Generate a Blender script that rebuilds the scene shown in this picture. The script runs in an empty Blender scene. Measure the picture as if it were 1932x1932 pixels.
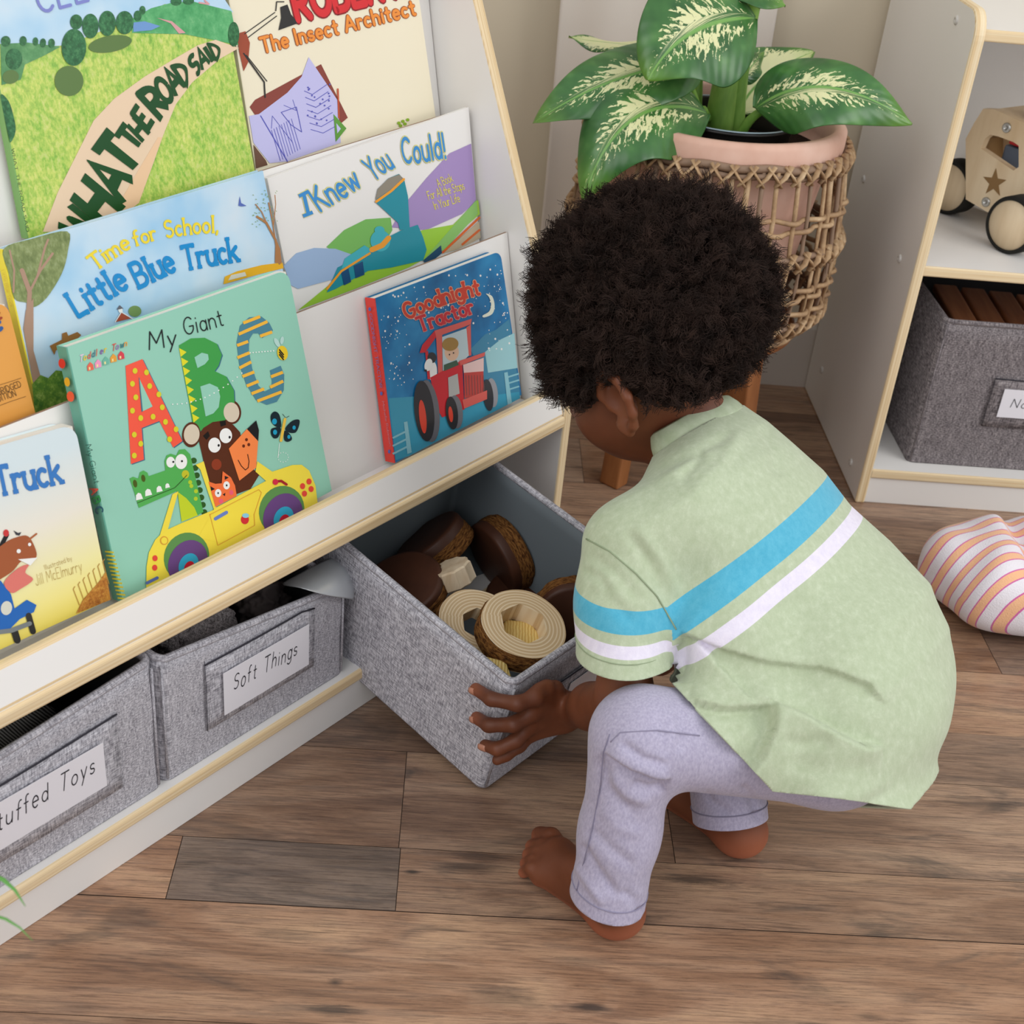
import bpy, bmesh, math, random
import numpy as np
from mathutils import Vector, Matrix, noise
from mathutils.geometry import tessellate_polygon
random.seed(7); rng = np.random.default_rng(7)
C = bpy.context.scene.collection
# ---------------------------------------------------------------- camera geometry (recovered from the photograph)
FPX = 2523.0; CX = 966.0; CAM = np.array([0, 0, 1.0])
_dn = np.array([-416, 4130, 2523.]); _dn /= np.linalg.norm(_dn); _up = -_dn
_d3 = np.array([48301, 3325, 2523.]); _d3 /= np.linalg.norm(_d3)
_X = _d3 - _up * (_d3 @ _up); _X /= np.linalg.norm(_X)
_Y = np.cross(_up, _X)
R = np.array([_X, _Y, _up])
if (R @ np.array([0, 0, 1.]))[1] < 0:
    _Y = -_Y; R = np.array([_X, _Y, _up])
cd = bpy.data.cameras.new('camera'); cam = bpy.data.objects.new('camera', cd); C.objects.link(cam)
cd.sensor_width = 36; cd.lens = FPX / 1932 * 36; cd.clip_start = .02; cd.clip_end = 50
cam.matrix_world = Matrix([[R[0, 0], -R[0, 1], -R[0, 2], 0], [R[1, 0], -R[1, 1], -R[1, 2], 0], [R[2, 0], -R[2, 1], -R[2, 2], 1], [0, 0, 0, 1]])
cd.dof.use_dof = True; cd.dof.focus_distance = 1.38; cd.dof.aperture_fstop = 11
bpy.context.scene.camera = cam
sc = bpy.context.scene
sc.view_settings.view_transform = 'Standard'; sc.view_settings.look = 'None'; sc.view_settings.gamma = 1
sc.view_settings.use_curve_mapping = False; sc.view_settings.exposure = 0.08
# ---------------------------------------------------------------- light: soft daylight of a bright room, plus an added fill lamp
w = bpy.data.worlds.new('world'); sc.world = w; w.use_nodes = True
w.node_tree.nodes['Background'].inputs[0].default_value = (.93, .96, 1, 1)
w.node_tree.nodes['Background'].inputs[1].default_value = 0.8
def area(name, loc, target, size, energy, col=(1, 1, 1)):
    l = bpy.data.lights.new(name, 'AREA'); l.shape = 'RECTANGLE'; l.size = size[0]; l.size_y = size[1]; l.energy = energy; l.color = col
    o = bpy.data.objects.new(name, l); C.objects.link(o); o.location = loc
    o.rotation_euler = (Vector(target) - Vector(loc)).to_track_quat('-Z', 'Y').to_euler(); return o
area('window_light', (2.6, -.1, 1.9), (.2, 1.2, .2), (1.8, 1.6), 37, (1, .985, .96))
area('fill_light', (-1.5, -1.0, 2.4), (.4, 1.4, .2), (2.5, 2.0), 34, (1, .99, .98))  # added fill from the left, lifts the left-facing sides and the wall

# ---------------------------------------------------------------- pixel -> world helpers
def ray(px, py):
    d = R @ np.array([px - CX, py - CX, FPX]); return d / np.linalg.norm(d)
def atz(px, py, z=0.):
    d = ray(px, py); return CAM + d * ((z - CAM[2]) / d[2])
def onpl(px, py, p0, n):
    d = ray(px, py); return CAM + d * (((p0 - CAM) @ n) / (d @ n))
def atY(px, py, Y): return onpl(px, py, np.array([0, Y, 0.]), np.array([0, 1., 0]))
def nrm(v): v = np.array(v, float); return v / np.linalg.norm(v)
ANG = math.radians(51); U = np.array([math.cos(ANG), math.sin(ANG), 0]); N = np.array([-math.sin(ANG), math.cos(ANG), 0]); ZZ = np.array([0, 0, 1.])
O0 = atz(725, 1310)
def SW(s, m, z): return O0 + U * s + N * m + ZZ * z        # shelf coordinates -> world

# ---------------------------------------------------------------- materials
def lin(c):
    if isinstance(c, str): c = [int(c[i:i + 2], 16) / 255 for i in (0, 2, 4)]
    return tuple([x / 12.92 if x <= .04045 else ((x + .055) / 1.055) ** 2.4 for x in c]) + (1,)
MATS = {}
def mat(name, col='ffffff', rough=.5, spec=.5, sheen=0, sss=0):
    if name in MATS: return MATS[name]
    m = bpy.data.materials.new(name); m.use_nodes = True; b = m.node_tree.nodes['Principled BSDF']
    b.inputs['Base Color'].default_value = lin(col); b.inputs['Roughness'].default_value = rough
    b.inputs['Specular IOR Level'].default_value = spec
    if sheen: b.inputs['Sheen Weight'].default_value = sheen
    if sss: b.inputs['Subsurface Weight'].default_value = sss; b.inputs['Subsurface Radius'].default_value = (.01, .004, .002); b.inputs['Subsurface Scale'].default_value = .5
    MATS[name] = m; return m
class NT:
    def __init__(s, m): s.t = m.node_tree; s.b = s.t.nodes['Principled BSDF']
    def n(s, typ, **kw):
        x = s.t.nodes.new(typ)
        for k, v in kw.items():
            if k.startswith('i_'): x.inputs[int(k[2:])].default_value = v
            else: setattr(x, k, v)
        return x
    def l(s, a, b): s.t.links.new(a, b)
    def noise(s, co, scale, detail=3, rough=.5, sc3=(1, 1, 1), dist=0):
        mp = s.n('ShaderNodeMapping'); mp.inputs['Scale'].default_value = sc3; s.l(co, mp.inputs[0])
        x = s.n('ShaderNodeTexNoise'); x.inputs['Scale'].default_value = scale; x.inputs['Detail'].default_value = detail; x.inputs['Roughness'].default_value = rough; x.inputs['Distortion'].default_value = dist
        s.l(mp.outputs[0], x.inputs[0]); return x.outputs[0]
    def ramp(s, fac, stops, interp='LINEAR'):
        r = s.n('ShaderNodeValToRGB'); r.color_ramp.interpolation = interp; e = r.color_ramp.elements
        e[0].position, e[0].color = stops[0][0], lin(stops[0][1]); e[1].position, e[1].color = stops[-1][0], lin(stops[-1][1])
        for p, c in stops[1:-1]: q = e.new(p); q.color = lin(c)
        s.l(fac, r.inputs[0]); return r.outputs[0]
    def mix(s, fac, a, b, mode='MIX'):
        m = s.n('ShaderNodeMix', data_type='RGBA', blend_type=mode)
        for v, i in ((fac, 0), (a, 6), (b, 7)):
            if isinstance(v, (int, float)): m.inputs[i].default_value = v
            elif isinstance(v, (str, tuple)): m.inputs[i].default_value = lin(v) if isinstance(v, str) else v
            else: s.l(v, m.inputs[i])
        return m.outputs[2]
    def math(s, op, a, b=0.):
        m = s.n('ShaderNodeMath', operation=op)
        for v, i in ((a, 0), (b, 1)):
            if isinstance(v, (int, float)): m.inputs[i].default_value = v
            else: s.l(v, m.inputs[i])
        return m.outputs[0]
    def col(s, c): s.l(c, s.b.inputs['Base Color'])
    def bump(s, h, strength=.3, dist=.001):
        b = s.n('ShaderNodeBump'); b.inputs['Strength'].default_value = strength; b.inputs['Distance'].default_value = dist
        s.l(h, b.inputs['Height']); s.l(b.outputs[0], s.b.inputs['Normal'])
    def obj(s): return s.n('ShaderNodeTexCoord').outputs['Object']
    def uv(s): return s.n('ShaderNodeTexCoord').outputs['UV']
    def attr(s, nm): return s.n('ShaderNodeAttribute', attribute_name=nm)
def fabric(name, c0, c1, c2, axes=None, rough=.95, bump=.6, sc=600):
    m = mat(name, c1, rough, .15); t = NT(m); co = t.uv()
    a = t.noise(co, sc, 2, .6, (1, .16, 1)); b = t.noise(co, sc, 2, .6, (.16, 1, 1)); c = t.noise(co, sc * .06, 2)
    s = t.math('ADD', t.math('MULTIPLY', t.math('ADD', a, b), .44), t.math('MULTIPLY', c, .12))
    t.col(t.ramp(s, [(.4, c0), (.5, c1), (.6, c2)])); t.bump(s, bump, .0012); return m
def ply_mat():
    m = mat('plywood_edge', 'e6cfa6', .45, .4); t = NT(m); co = t.uv()
    s = t.noise(co, 60, 3, .6, (.02, 5.5, 1)); g = t.noise(co, 220, 3, .6, (.06, 1, 1))
    t.col(t.mix(.18, t.ramp(s, [(.3, 'c9a674'), (.45, 'e2c79a'), (.62, 'f0dfbd')]), t.ramp(g, [(.3, 'c9a878'), (.7, 'f4e6c8')]))); return m
WHITE = mat('white_laminate', 'e9e6e2', .38, .4)
PLY = ply_mat()
GRAYFAB = fabric('grey_woven_fabric', '807e85', 'b0aeb5', 'd6d4da')
DARKFAB = fabric('taupe_woven_fabric', '4c4648', '7a7375', 'a59d9d')
LINING = mat('blue_grey_lining', '6e767b', .85, .2)
DARKFAB_IN = mat('dark_lining', '4a4a4c', .9, .1)
INK = mat('black_ink', '2c2c34', .5)
CARD = mat('white_card', 'e6e4ea', .45)
BLACKGAP = mat('dark_slit', '3c3b42', .9, .05)

# ---------------------------------------------------------------- object helpers
def empty(name, loc, label, cat, group=None):
    o = bpy.data.objects.new(name, None); C.objects.link(o); o.location = Vector([float(x) for x in loc]); o.empty_display_size = .02
    o['label'] = label; o['category'] = cat
    if group: o['group'] = group
    return o
def tag(o, label, cat, group=None):
    o['label'] = label; o['category'] = cat
    if group: o['group'] = group
    return o
def absloc(p):
    v = np.zeros(3)
    while p is not None: v += np.array(p.location); p = p.parent
    return v
def link(name, me, mats, parent=None, smooth=False):
    o = bpy.data.objects.new(name, me); C.objects.link(o)
    for m in mats: me.materials.append(m)
    if parent is not None: o.parent = parent
    if smooth:
        for p in me.polygons: p.use_smooth = True
    return o
def mesh_np(name, V, F, mats, parent=None, smooth=False, mi=None, uv=None, center=True):
    """world-space verts; stored relative to the parent (or to their own base centre)"""
    V = np.array(V, float)
    off = absloc(parent) if parent is not None else (np.array([V[:, 0].mean(), V[:, 1].mean(), V[:, 2].min()]) if center else np.zeros(3))
    me = bpy.data.meshes.new(name); me.from_pydata([tuple(v) for v in (V - off)], [], [tuple(int(i) for i in f) for f in F])
    if mi is not None: me.polygons.foreach_set('material_index', mi)
    if uv is not None:
        L = me.uv_layers.new(name='UVMap'); idx = np.zeros(len(me.loops), int); me.loops.foreach_get('vertex_index', idx)
        L.data.foreach_set('uv', np.array(uv)[idx].ravel())
    me.update(); o = link(name, me, mats, parent, smooth)
    if parent is None: o.location = Vector(off)
    return o
class MB:
    """mesh builder: world-space verts, faces with material index and uv per corner"""
    def __init__(s): s.v = []; s.f = []; s.m = []; s.u = []; s.s = []
    def add(s, vs, fs, mi=0, uvs=None, smooth=False):
        b = len(s.v); s.v += [tuple(map(float, v)) for v in vs]
        for k, f in enumerate(fs):
            s.f.append([b + i for i in f]); s.m.append(mi if isinstance(mi, int) else mi[k]); s.s.append(smooth)
            s.u.append([uvs[i] for i in f] if uvs is not None else [(0, 0)] * len(f))
    def face(s, pts, mi=0, uvs=None, smooth=False): s.add(pts, [range(len(pts))], mi, uvs, smooth)
    def prism(s, loop, ax, mi_cap=0, mi_side=0, uvscale=1.0, caps=(1, 1)):
        """loop: 3D points (planar), extruded by the vector ax; side uv = (length along loop, thickness)"""
        loop = [np.array(p, float) for p in loop]; ax = np.array(ax, float); n = len(loop); T = np.linalg.norm(ax)
        top = [p + ax for p in loop]; acc = 0; a0 = nrm(loop[1] - loop[0]); b0 = np.cross(nrm(ax), a0)
        cu = [((p - loop[0]) @ a0, (p - loop[0]) @ b0) for p in loop]
        if caps[0]: s.face(loop[::-1], mi_cap, cu[::-1])
        if caps[1]: s.face(top, mi_cap, cu)
        for i in range(n):
            j = (i + 1) % n; L = np.linalg.norm(loop[j] - loop[i])
            s.face([loop[i], loop[j], top[j], top[i]], mi_side, [(acc, 0), (acc + L, 0), (acc + L, T), (acc, T)]); acc += L
    def box(s, o, a, b, c, mi=0, mis=None):
        o, a, b, c = (np.array(x, float) for x in (o, a, b, c)); s.prism([o, o + a, o + a + b, o + b], c, mi, mi if mis is None else mis)
    def tube(s, pts, r, seg=8, mi=0, caps=True, smooth=True, flat=1.0, up=(0, 0, 1)):
        pts = [np.array(p, float) for p in pts]; n = len(pts); rs = r if hasattr(r, '__len__') else [r] * n
        rings = []; up = np.array(up, float)
        for i in range(n):
            t = nrm(pts[min(i + 1, n - 1)] - pts[max(i - 1, 0)] + 1e-9)
            a = np.cross(t, up)
            if np.linalg.norm(a) < .05: a = np.cross(t, np.array([1., 0, 0]))
            a = nrm(a); b = np.cross(a, t)
            rings.append([pts[i] + rs[i] * (math.cos(2 * math.pi * k / seg) * a + flat * math.sin(2 * math.pi * k / seg) * b) for k in range(seg)])
        vs = [p for rg in rings for p in rg]; fs = []
        for i in range(n - 1):
            for k in range(seg):
                fs.append([i * seg + k, i * seg + (k + 1) % seg, (i + 1) * seg + (k + 1) % seg, (i + 1) * seg + k])
        acc = [0]
        for i in range(1, n): acc.append(acc[-1] + np.linalg.norm(pts[i] - pts[i - 1]))
        uv = [(acc[i], k / seg * .05) for i in range(n) for k in range(seg)]
        s.add(vs, fs, mi, uv, smooth)
        if caps: s.add(rings[0], [range(seg)][::1], mi); s.f[-1].reverse(); s.add(rings[-1], [range(seg)], mi)
    def lathe(s, c, prof, ax=(0, 0, 1), seg=48, mi=0, smooth=True, xa=None, wob=None):
        """prof: list of (r, h)"""
        ax = nrm(ax); xa = nrm(np.cross(ax, (0, 1, 0)) if abs(ax[1]) < .9 else np.cross(ax, (1, 0, 0))) if xa is None else nrm(xa); ya = np.cross(ax, xa); c = np.array(c, float)
        vs = []; uv = []
        for j, (r, h) in enumerate(prof):
            for k in range(seg):
                a = 2 * math.pi * k / seg; rr = r * (1 + (wob(a, j) if wob else 0))
                vs.append(c + ax * h + rr * (math.cos(a) * xa + math.sin(a) * ya)); uv.append((k / seg, j * .1))
        fs = [[j * seg + k, j * seg + (k + 1) % seg, (j + 1) * seg + (k + 1) % seg, (j + 1) * seg + k] for j in range(len(prof) - 1) for k in range(seg)]
        s.add(vs, fs, mi, uv, smooth)
    def build(s, name, mats, parent=None, bevel=0, bseg=2, solid=0, subsurf=0, bmat=-1):
        V = np.array(s.v); off = absloc(parent) if parent is not None else np.array([V[:, 0].mean(), V[:, 1].mean(), V[:, 2].min()])
        me = bpy.data.meshes.new(name); me.from_pydata([tuple(v) for v in V - off], [], s.f)
        me.polygons.foreach_set('material_index', s.m); me.polygons.foreach_set('use_smooth', s.s)
        L = me.uv_layers.new(name='UVMap'); L.data.foreach_set('uv', np.array([c for f in s.u for c in f], float).ravel())
        bm = bmesh.new(); bm.from_mesh(me)
        bmesh.ops.remove_doubles(bm, verts=bm.verts, dist=1e-6)
        if bevel:
            bm.normal_update()
            es = [e for e in bm.edges if len(e.link_faces) == 2 and e.calc_face_angle(0) > .6]
            bmesh.ops.bevel(bm, geom=es, offset=bevel, segments=bseg, affect='EDGES', profile=.5, clamp_overlap=True, material=bmat)
        bm.normal_update(); bm.to_mesh(me); bm.free(); me.update()
        o = link(name, me, mats, parent)
        if parent is None: o.location = Vector(off)
        if solid: md = o.modifiers.new('solid', 'SOLIDIFY'); md.thickness = solid; md.offset = 0
        if subsurf: md = o.modifiers.new('sub', 'SUBSURF'); md.levels = md.render_levels = subsurf
        return o
def board(name, loop, ax, parent=None, mats=None, bevel=.0025, **kw):
    b = MB(); b.prism(loop, ax, 0, 1); return b.build(name, mats or [WHITE, PLY], parent, bevel, 2, bmat=1, **kw)
# ================================================================ ROOM
def structure(o): o['kind'] = 'structure'; return o
def floor_material():
    m = mat('wood_plank_floor', '7a5c48', .42, .35); t = NT(m); co = t.uv(); at = t.attr('tone').outputs['Color']
    sep = t.n('ShaderNodeSeparateColor'); t.l(at, sep.inputs[0])
    off = t.n('ShaderNodeCombineXYZ'); t.l(t.math('MULTIPLY', sep.outputs[2], 37.), off.inputs[0]); t.l(t.math('MULTIPLY', sep.outputs[2], 91.), off.inputs[1])
    va = t.n('ShaderNodeVectorMath', operation='ADD'); t.l(co, va.inputs[0]); t.l(off.outputs[0], va.inputs[1]); co = va.outputs[0]
    big = t.noise(co, 3.2, 4, .55, (1, 4.5, 1), 1.2); streak = t.noise(co, 17, 8, .75, (.5, 8, 1), .4); fine = t.noise(co, 120, 6, .8, (.14, 4.2, 1)); knot = t.noise(co, 5.5, 4, .6, (1, 3.2, 1), 1.0)
    base = t.ramp(big, [(.25, '866a58'), (.42, '9c7d66'), (.52, 'b0927a'), (.64, 'bfa286'), (.8, '9a7c68')])
    grey = t.ramp(big, [(.3, '6c625b'), (.5, '8d8178'), (.7, '9d9188')])
    c = t.mix(sep.outputs[0], base, grey)
    c = t.mix(.42, c, t.ramp(streak, [(.3, '544038'), (.44, '8f7563'), (.53, 'cdb49b'), (.66, '86705f')]), 'OVERLAY')
    c = t.mix(t.math('MULTIPLY', t.ramp(fine, [(.42, 'ffffff'), (.5, '000000')]), .42), c, '3f2e27')
    c = t.mix(t.math('MULTIPLY', t.ramp(knot, [(.56, '000000'), (.70, 'ffffff')]), .62), c, '41403f')
    raw = t.obj()
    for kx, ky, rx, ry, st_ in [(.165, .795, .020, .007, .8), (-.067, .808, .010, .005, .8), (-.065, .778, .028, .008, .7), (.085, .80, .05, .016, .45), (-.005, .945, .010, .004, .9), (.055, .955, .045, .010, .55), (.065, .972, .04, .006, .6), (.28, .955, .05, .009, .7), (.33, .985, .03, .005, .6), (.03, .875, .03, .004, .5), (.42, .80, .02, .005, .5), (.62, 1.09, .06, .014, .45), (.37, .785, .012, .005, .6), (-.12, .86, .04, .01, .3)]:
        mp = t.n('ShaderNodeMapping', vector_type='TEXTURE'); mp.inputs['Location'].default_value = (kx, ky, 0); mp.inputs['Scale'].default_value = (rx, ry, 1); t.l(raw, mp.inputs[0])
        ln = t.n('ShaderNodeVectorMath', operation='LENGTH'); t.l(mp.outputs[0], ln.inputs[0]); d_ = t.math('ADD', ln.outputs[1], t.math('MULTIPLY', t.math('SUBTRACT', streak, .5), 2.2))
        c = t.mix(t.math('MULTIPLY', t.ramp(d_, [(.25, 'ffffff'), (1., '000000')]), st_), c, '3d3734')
    hsv = t.n('ShaderNodeHueSaturation'); hsv.inputs['Saturation'].default_value = .98; t.l(c, hsv.inputs['Color']); t.l(t.math('ADD', .5, t.math('MULTIPLY', sep.outputs[1], .78)), hsv.inputs['Value'])
    t.col(hsv.outputs[0]); t.l(t.ramp(streak, [(.3, '8f8f8f'), (.7, '6a6a6a')]), t.b.inputs['Roughness'])
    t.bump(t.math('ADD', fine, streak), .12, .0012); return m
FLOORM = floor_material()
def build_floor():
    rows = [(-1.2, -.6, []), (-.6, -.1, []), (-.1, .3, []), (.3, .62, [.1]), (.62, .7595, [-.4, .55]), (.7605, .893, [(-.9)]), (.8945, .9755, [-1.1, -.2365, -.0185]), (.9765, 1.1195, [-.62, -.0205, .2620]),
            (1.1205, 1.209, [-.5, .93]), (1.2095, 1.33, [-.12, .48]), (1.331, 1.47, [-.4, .72, 1.1]), (1.471, 1.6, [.15, .9]), (1.601, 1.74, [-.3, .4]), (1.741, 1.88, [.21, .8]), (1.881, 2.027, [-.1, .43]), (2.028, 2.6, [.0, .52])]
    tones = {(.7605, 0): (.12, .66), (.7605, 1): (.05, .60), (.8945, 1): (.0, .72), (.8945, 2): (.95, .42), (.8945, 3): (.25, .5), (.9765, 1): (.3, .44), (.9765, 2): (.35, .46), (.9765, 3): (.45, .62),
             (1.1205, 1): (.55, .52), (1.2095, 2): (.1, .6), (2.028, 2): (0, .45), (1.881, 2): (0, .3)}
    V = []; F = []; tone = []; uvs = []
    for (y0, y1, js) in rows:
        xs = [-2.2] + list(js) + [2.6]
        for i in range(len(xs) - 1):
            a, b = xs[i], xs[i + 1]
            g, v = tones.get((y0, i), (random.choice([0, .1, .3, .6]), random.uniform(.36, .6)))
            k = len(V); V += [(a + .0004, y0 + .0, 0), (b - .0004, y0 + .0, 0), (b - .0004, y1 + .0003, 0), (a + .0004, y1 + .0003, 0)]
            F.append((k, k + 1, k + 2, k + 3)); tone.append((g, v, random.random(), 1)); uvs += [(a, y0), (b, y0), (b, y1), (a, y1)]
    k = len(V); z = -.0012
    V += [(-2.2, -1.2, z), (2.6, -1.2, z), (2.6, 2.6, z), (-2.2, 2.6, z), (-2.2, -1.2, -.02), (2.6, -1.2, -.02), (2.6, 2.6, -.02), (-2.2, 2.6, -.02)]
    F += [(k, k + 1, k + 2, k + 3), (k + 7, k + 6, k + 5, k + 4)] + [(k + i, k + 4 + i, k + 4 + (i + 1) % 4, k + (i + 1) % 4) for i in range(4)]; tone += [(0, 0, 0, 1)] * 6; uvs += [(0, 0)] * 8
    o = mesh_np('floor', V, F, [FLOORM, mat('plank_gap', '4a382d', .9)], uv=uvs, mi=[0] * (len(F) - 6) + [1] * 6, center=False)
    a = o.data.attributes.new('tone', 'FLOAT_COLOR', 'FACE'); a.data.foreach_set('color', np.array(tone).ravel())
    return structure(o)
build_floor()
wm = mat('wall_paint', 'd2c6b0', .85, .2); t = NT(wm); t.bump(t.noise(t.obj(), 180, 3), .08, .001)
b = MB(); b.box((-2.2, 2.15, 0), (4.8, 0, 0), (0, .1, 0), (0, 0, 2.5)); structure(b.build('wall_back', [wm]))
b = MB(); b.box((-2.3, -1.2, 0), (.1, 0, 0), (0, 3.35, 0), (0, 0, 2.5)); structure(b.build('wall_left', [wm]))
b = MB(); zt = .122; b.prism([(-2.2, 2.15, 0), (-2.2, 2.136, 0), (-2.2, 2.136, zt - .012), (-2.2, 2.14, zt), (-2.2, 2.15, zt)], (4.8, 0, 0), 0, 0)
structure(b.build('baseboard_back', [mat('baseboard_white', 'cfc7be', .5)]))
# sheer curtain beside the window
def curtain():
    cm = mat('sheer_linen', 'd9d0c6', .9, .1); t = NT(cm); t.bump(t.noise(t.obj(), 900, 2), .25, .0006)
    x0, x1 = .126, .453; nu, nv = 70, 40; V = []; F = []; uv = []
    for j in range(nv + 1):
        z = .02 + 1.9 * j / nv
        for i in range(nu + 1):
            s = i / nu; V.append((x0 + (x1 - x0) * s + .003 * math.sin(j * .3), 2.105 + .004 * math.sin(s * 21 + .3 * math.sin(j * .2)) * (1 - .2 * j / nv) - .006 * math.sin(s * 3.1), z)); uv.append((s, z))
    for j in range(nv):
        for i in range(nu): a = j * (nu + 1) + i; F.append((a, a + 1, a + nu + 2, a + nu + 1))
    o = mesh_np('curtain', V, F, [cm], smooth=True, uv=uv); md = o.modifiers.new('s', 'SOLIDIFY'); md.thickness = .0015
    tag(o, 'off-white linen curtain hanging against the beige wall behind the potted plant', 'curtain')
curtain()
# ================================================================ BOOKSHELF
SL, SR = -.60, .309; T = .015
shelf = empty('bookshelf', SW(0, .15, 0), 'white kids book display shelf with pale plywood edges, fabric bins below', 'bookshelf')
prof = [(0, 0), (0, .275), (.076, .454), (.187, .707), (.232, .805), (.25, .815), (.34, .815), (.36, .79), (.36, 0)]
for s0 in (SR, SL - T): board('side_panel', [SW(s0, m, z) for m, z in prof], U * T, shelf)
def ply_board(name, pts, parent=shelf, ext=None, **kw):   # pts = (m,z) quad profile extruded along the shelf: long edges plywood
    b = MB(); P = [SW(SL, m, z) for m, z in pts]; Lx = U * (SR - SL)
    n = len(P)
    for i in range(n):
        j = (i + 1) % n; e = np.linalg.norm(P[j] - P[i]); isedge = e < .02
        b.face([P[i], P[j], P[j] + Lx, P[i] + Lx], 1 if isedge else 0, [(0, 0), (0, e), (SR - SL, e), (SR - SL, 0)])
    b.face(P[::-1], 1); b.face([p + Lx for p in P], 1)
    return b.build(name, [WHITE, PLY], parent, .0035, 3, bmat=1)
ply_board('bottom_shelf', [(0, .059), (0, .044), (.345, .044), (.345, .059)][::-1])
b = MB(); b.box(SW(SL, .004, 0), U * (SR - SL), N * .012, ZZ * .044); b.build('toe_board', [WHITE], shelf, .001)
ply_board('book_tray', [(-.002, .2555), (-.002, .2405), (.35, .2405), (.35, .2555)][::-1])
th = math.radians(20); d = np.array([math.sin(th), math.cos(th)]); e = np.array([math.cos(th), -math.sin(th)])
p0 = np.array([.001, .2555]); lip = [p0, p0 + e * .015, p0 + e * .015 + d * .037, p0 + d * .037]
ply_board('tray_lip', lip[::-1])
HBE = mat('hardboard_edge', '9a7f6a', .7, .2)
def tier(m0, z0, m1, z1, name='display_board', lpx=None):
    v = nrm([m1 - m0, z1 - z0]); q = np.array([v[1], -v[0]]) * .004
    a, b2 = np.array([m0, z0]), np.array([m1, z1]); b = MB(); b3 = b2
    if lpx:
        nb_ = nrm(N * v[1] - ZZ * v[0]); hv_ = N * v[0] + ZZ * v[1]; q_ = onpl(*lpx, SW(0, *a), nb_) - SW(0, *a); s_, h_ = q_ @ U, q_ @ hv_; hr_ = np.hypot(*(b2 - a)); hl_ = hr_ + (h_ - hr_) * (SL - SR) / (s_ - SR); b3 = a + v * hl_
    b.prism([SW(SL + .001, *a), SW(SR - .001, *a), SW(SR - .001, *b2), SW(SL + .001, *b3)][::-1], N * q[0] + ZZ * q[1], 0, 1); return b.build(name, [WHITE, HBE], shelf)
tier(.068, .2555, .112, .458, lpx=(0, 808)); tier(.131, .33, .186, .587, lpx=(0, 474)); tier(.205, .47, .262, .735)
ply_board('tier_floor', [(.118, .345), (.118, .335), (.136, .335), (.136, .345)][::-1]); ply_board('tier_floor', [(.188, .485), (.188, .475), (.213, .475), (.213, .485)][::-1])
b = MB(); b.box(SW(SL, .345, 0), U * (SR - SL), N * .01, ZZ * .8); b.build('back_board', [WHITE], shelf, .001)
b = MB(); c = SW(SR - .022, 0, 0)
p = onpl(1033, 776, SW(0, .008, .27), nrm(N * math.cos(th) - ZZ * math.sin(th))); fn = -nrm(N * math.cos(th) - ZZ * math.sin(th)); b.lathe(p + fn * .0002, [(.0001, .0006), (.0028, .0006), (.0032, 0), (.0032, -.001)], fn, 20)
b.build('screw_cover', [mat('cap_white', 'cfcbc6', .3)], shelf)
# ================================================================ RIGHT-HAND CABINET
cab = empty('toy_cabinet', (1.1, 1.93, 0), 'white toy cabinet with plywood edges against the wall, holding a wooden car', 'cabinet')
X0 = .6245; X1 = 1.66; YF = 1.738; YB = 2.134
def rr(y0, y1, z0, z1, r):
    pts = [(y0, z0)]
    for k in range(9): a = math.pi - k * math.pi / 16; pts.append((y0 + r + r * math.cos(a), z1 - r + r * math.sin(a)))
    pts += [(y1, z1), (y1, z0)]; return pts
for x in (X0, X1): board('side_panel', [(x, y, z) for y, z in rr(YF, YB, 0, .715, .035)][::-1], (T, 0, 0), cab, bevel=.003)
def hshelf(name, z, y0=YF, t=T):
    b = MB(); a0, a1 = X0 + T, X1
    P = [(a0, y0, z), (a0, YB, z), (a0, YB, z + t), (a0, y0, z + t)]; Lx = np.array([a1 - a0, 0, 0])
    for i in range(4):
        j = (i + 1) % 4; p, q = np.array(P[i]), np.array(P[j]); e = np.linalg.norm(q - p)
        b.face([p, p + Lx, q + Lx, q], 1 if e < .02 else 0, [(0, 0), (1, 0), (1, e), (0, e)])
    b.build(name, [WHITE, PLY], cab, .003, 3, bmat=1)
hshelf('bottom_shelf', .043, YF + .002); hshelf('middle_shelf', .362, YF + .012); hshelf('top_shelf', .677, YF + .016)
b = MB(); b.box((X0 + T, YF + .006, 0), (X1 - X0 - T, 0, 0), (0, .012, 0), (0, 0, .043)); b.build('toe_board', [WHITE], cab)
b = MB(); b.box((X0 + T, YB - .008, .02), (X1 - X0 - T, 0, 0), (0, .006, 0), (0, 0, .69)); b.build('back_board', [WHITE], cab)
capm = mat('cap_white', 'e4e2de', .3)
for px, py in [(1805, 38), (1630, 338), (1698, 488), (1551, 698), (1606, 872)]:
    p = onpl(px, py, np.array([X0, 0, 0]), np.array([1., 0, 0])); b = MB(); b.lathe(p, [(.0001, .0016), (.0015, .0016), (.002, .0028), (.0045, .0028), (.006, .0014), (.006, -.001)], (-1, 0, 0), 20); b.build('screw_cover', [capm], cab)
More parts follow.
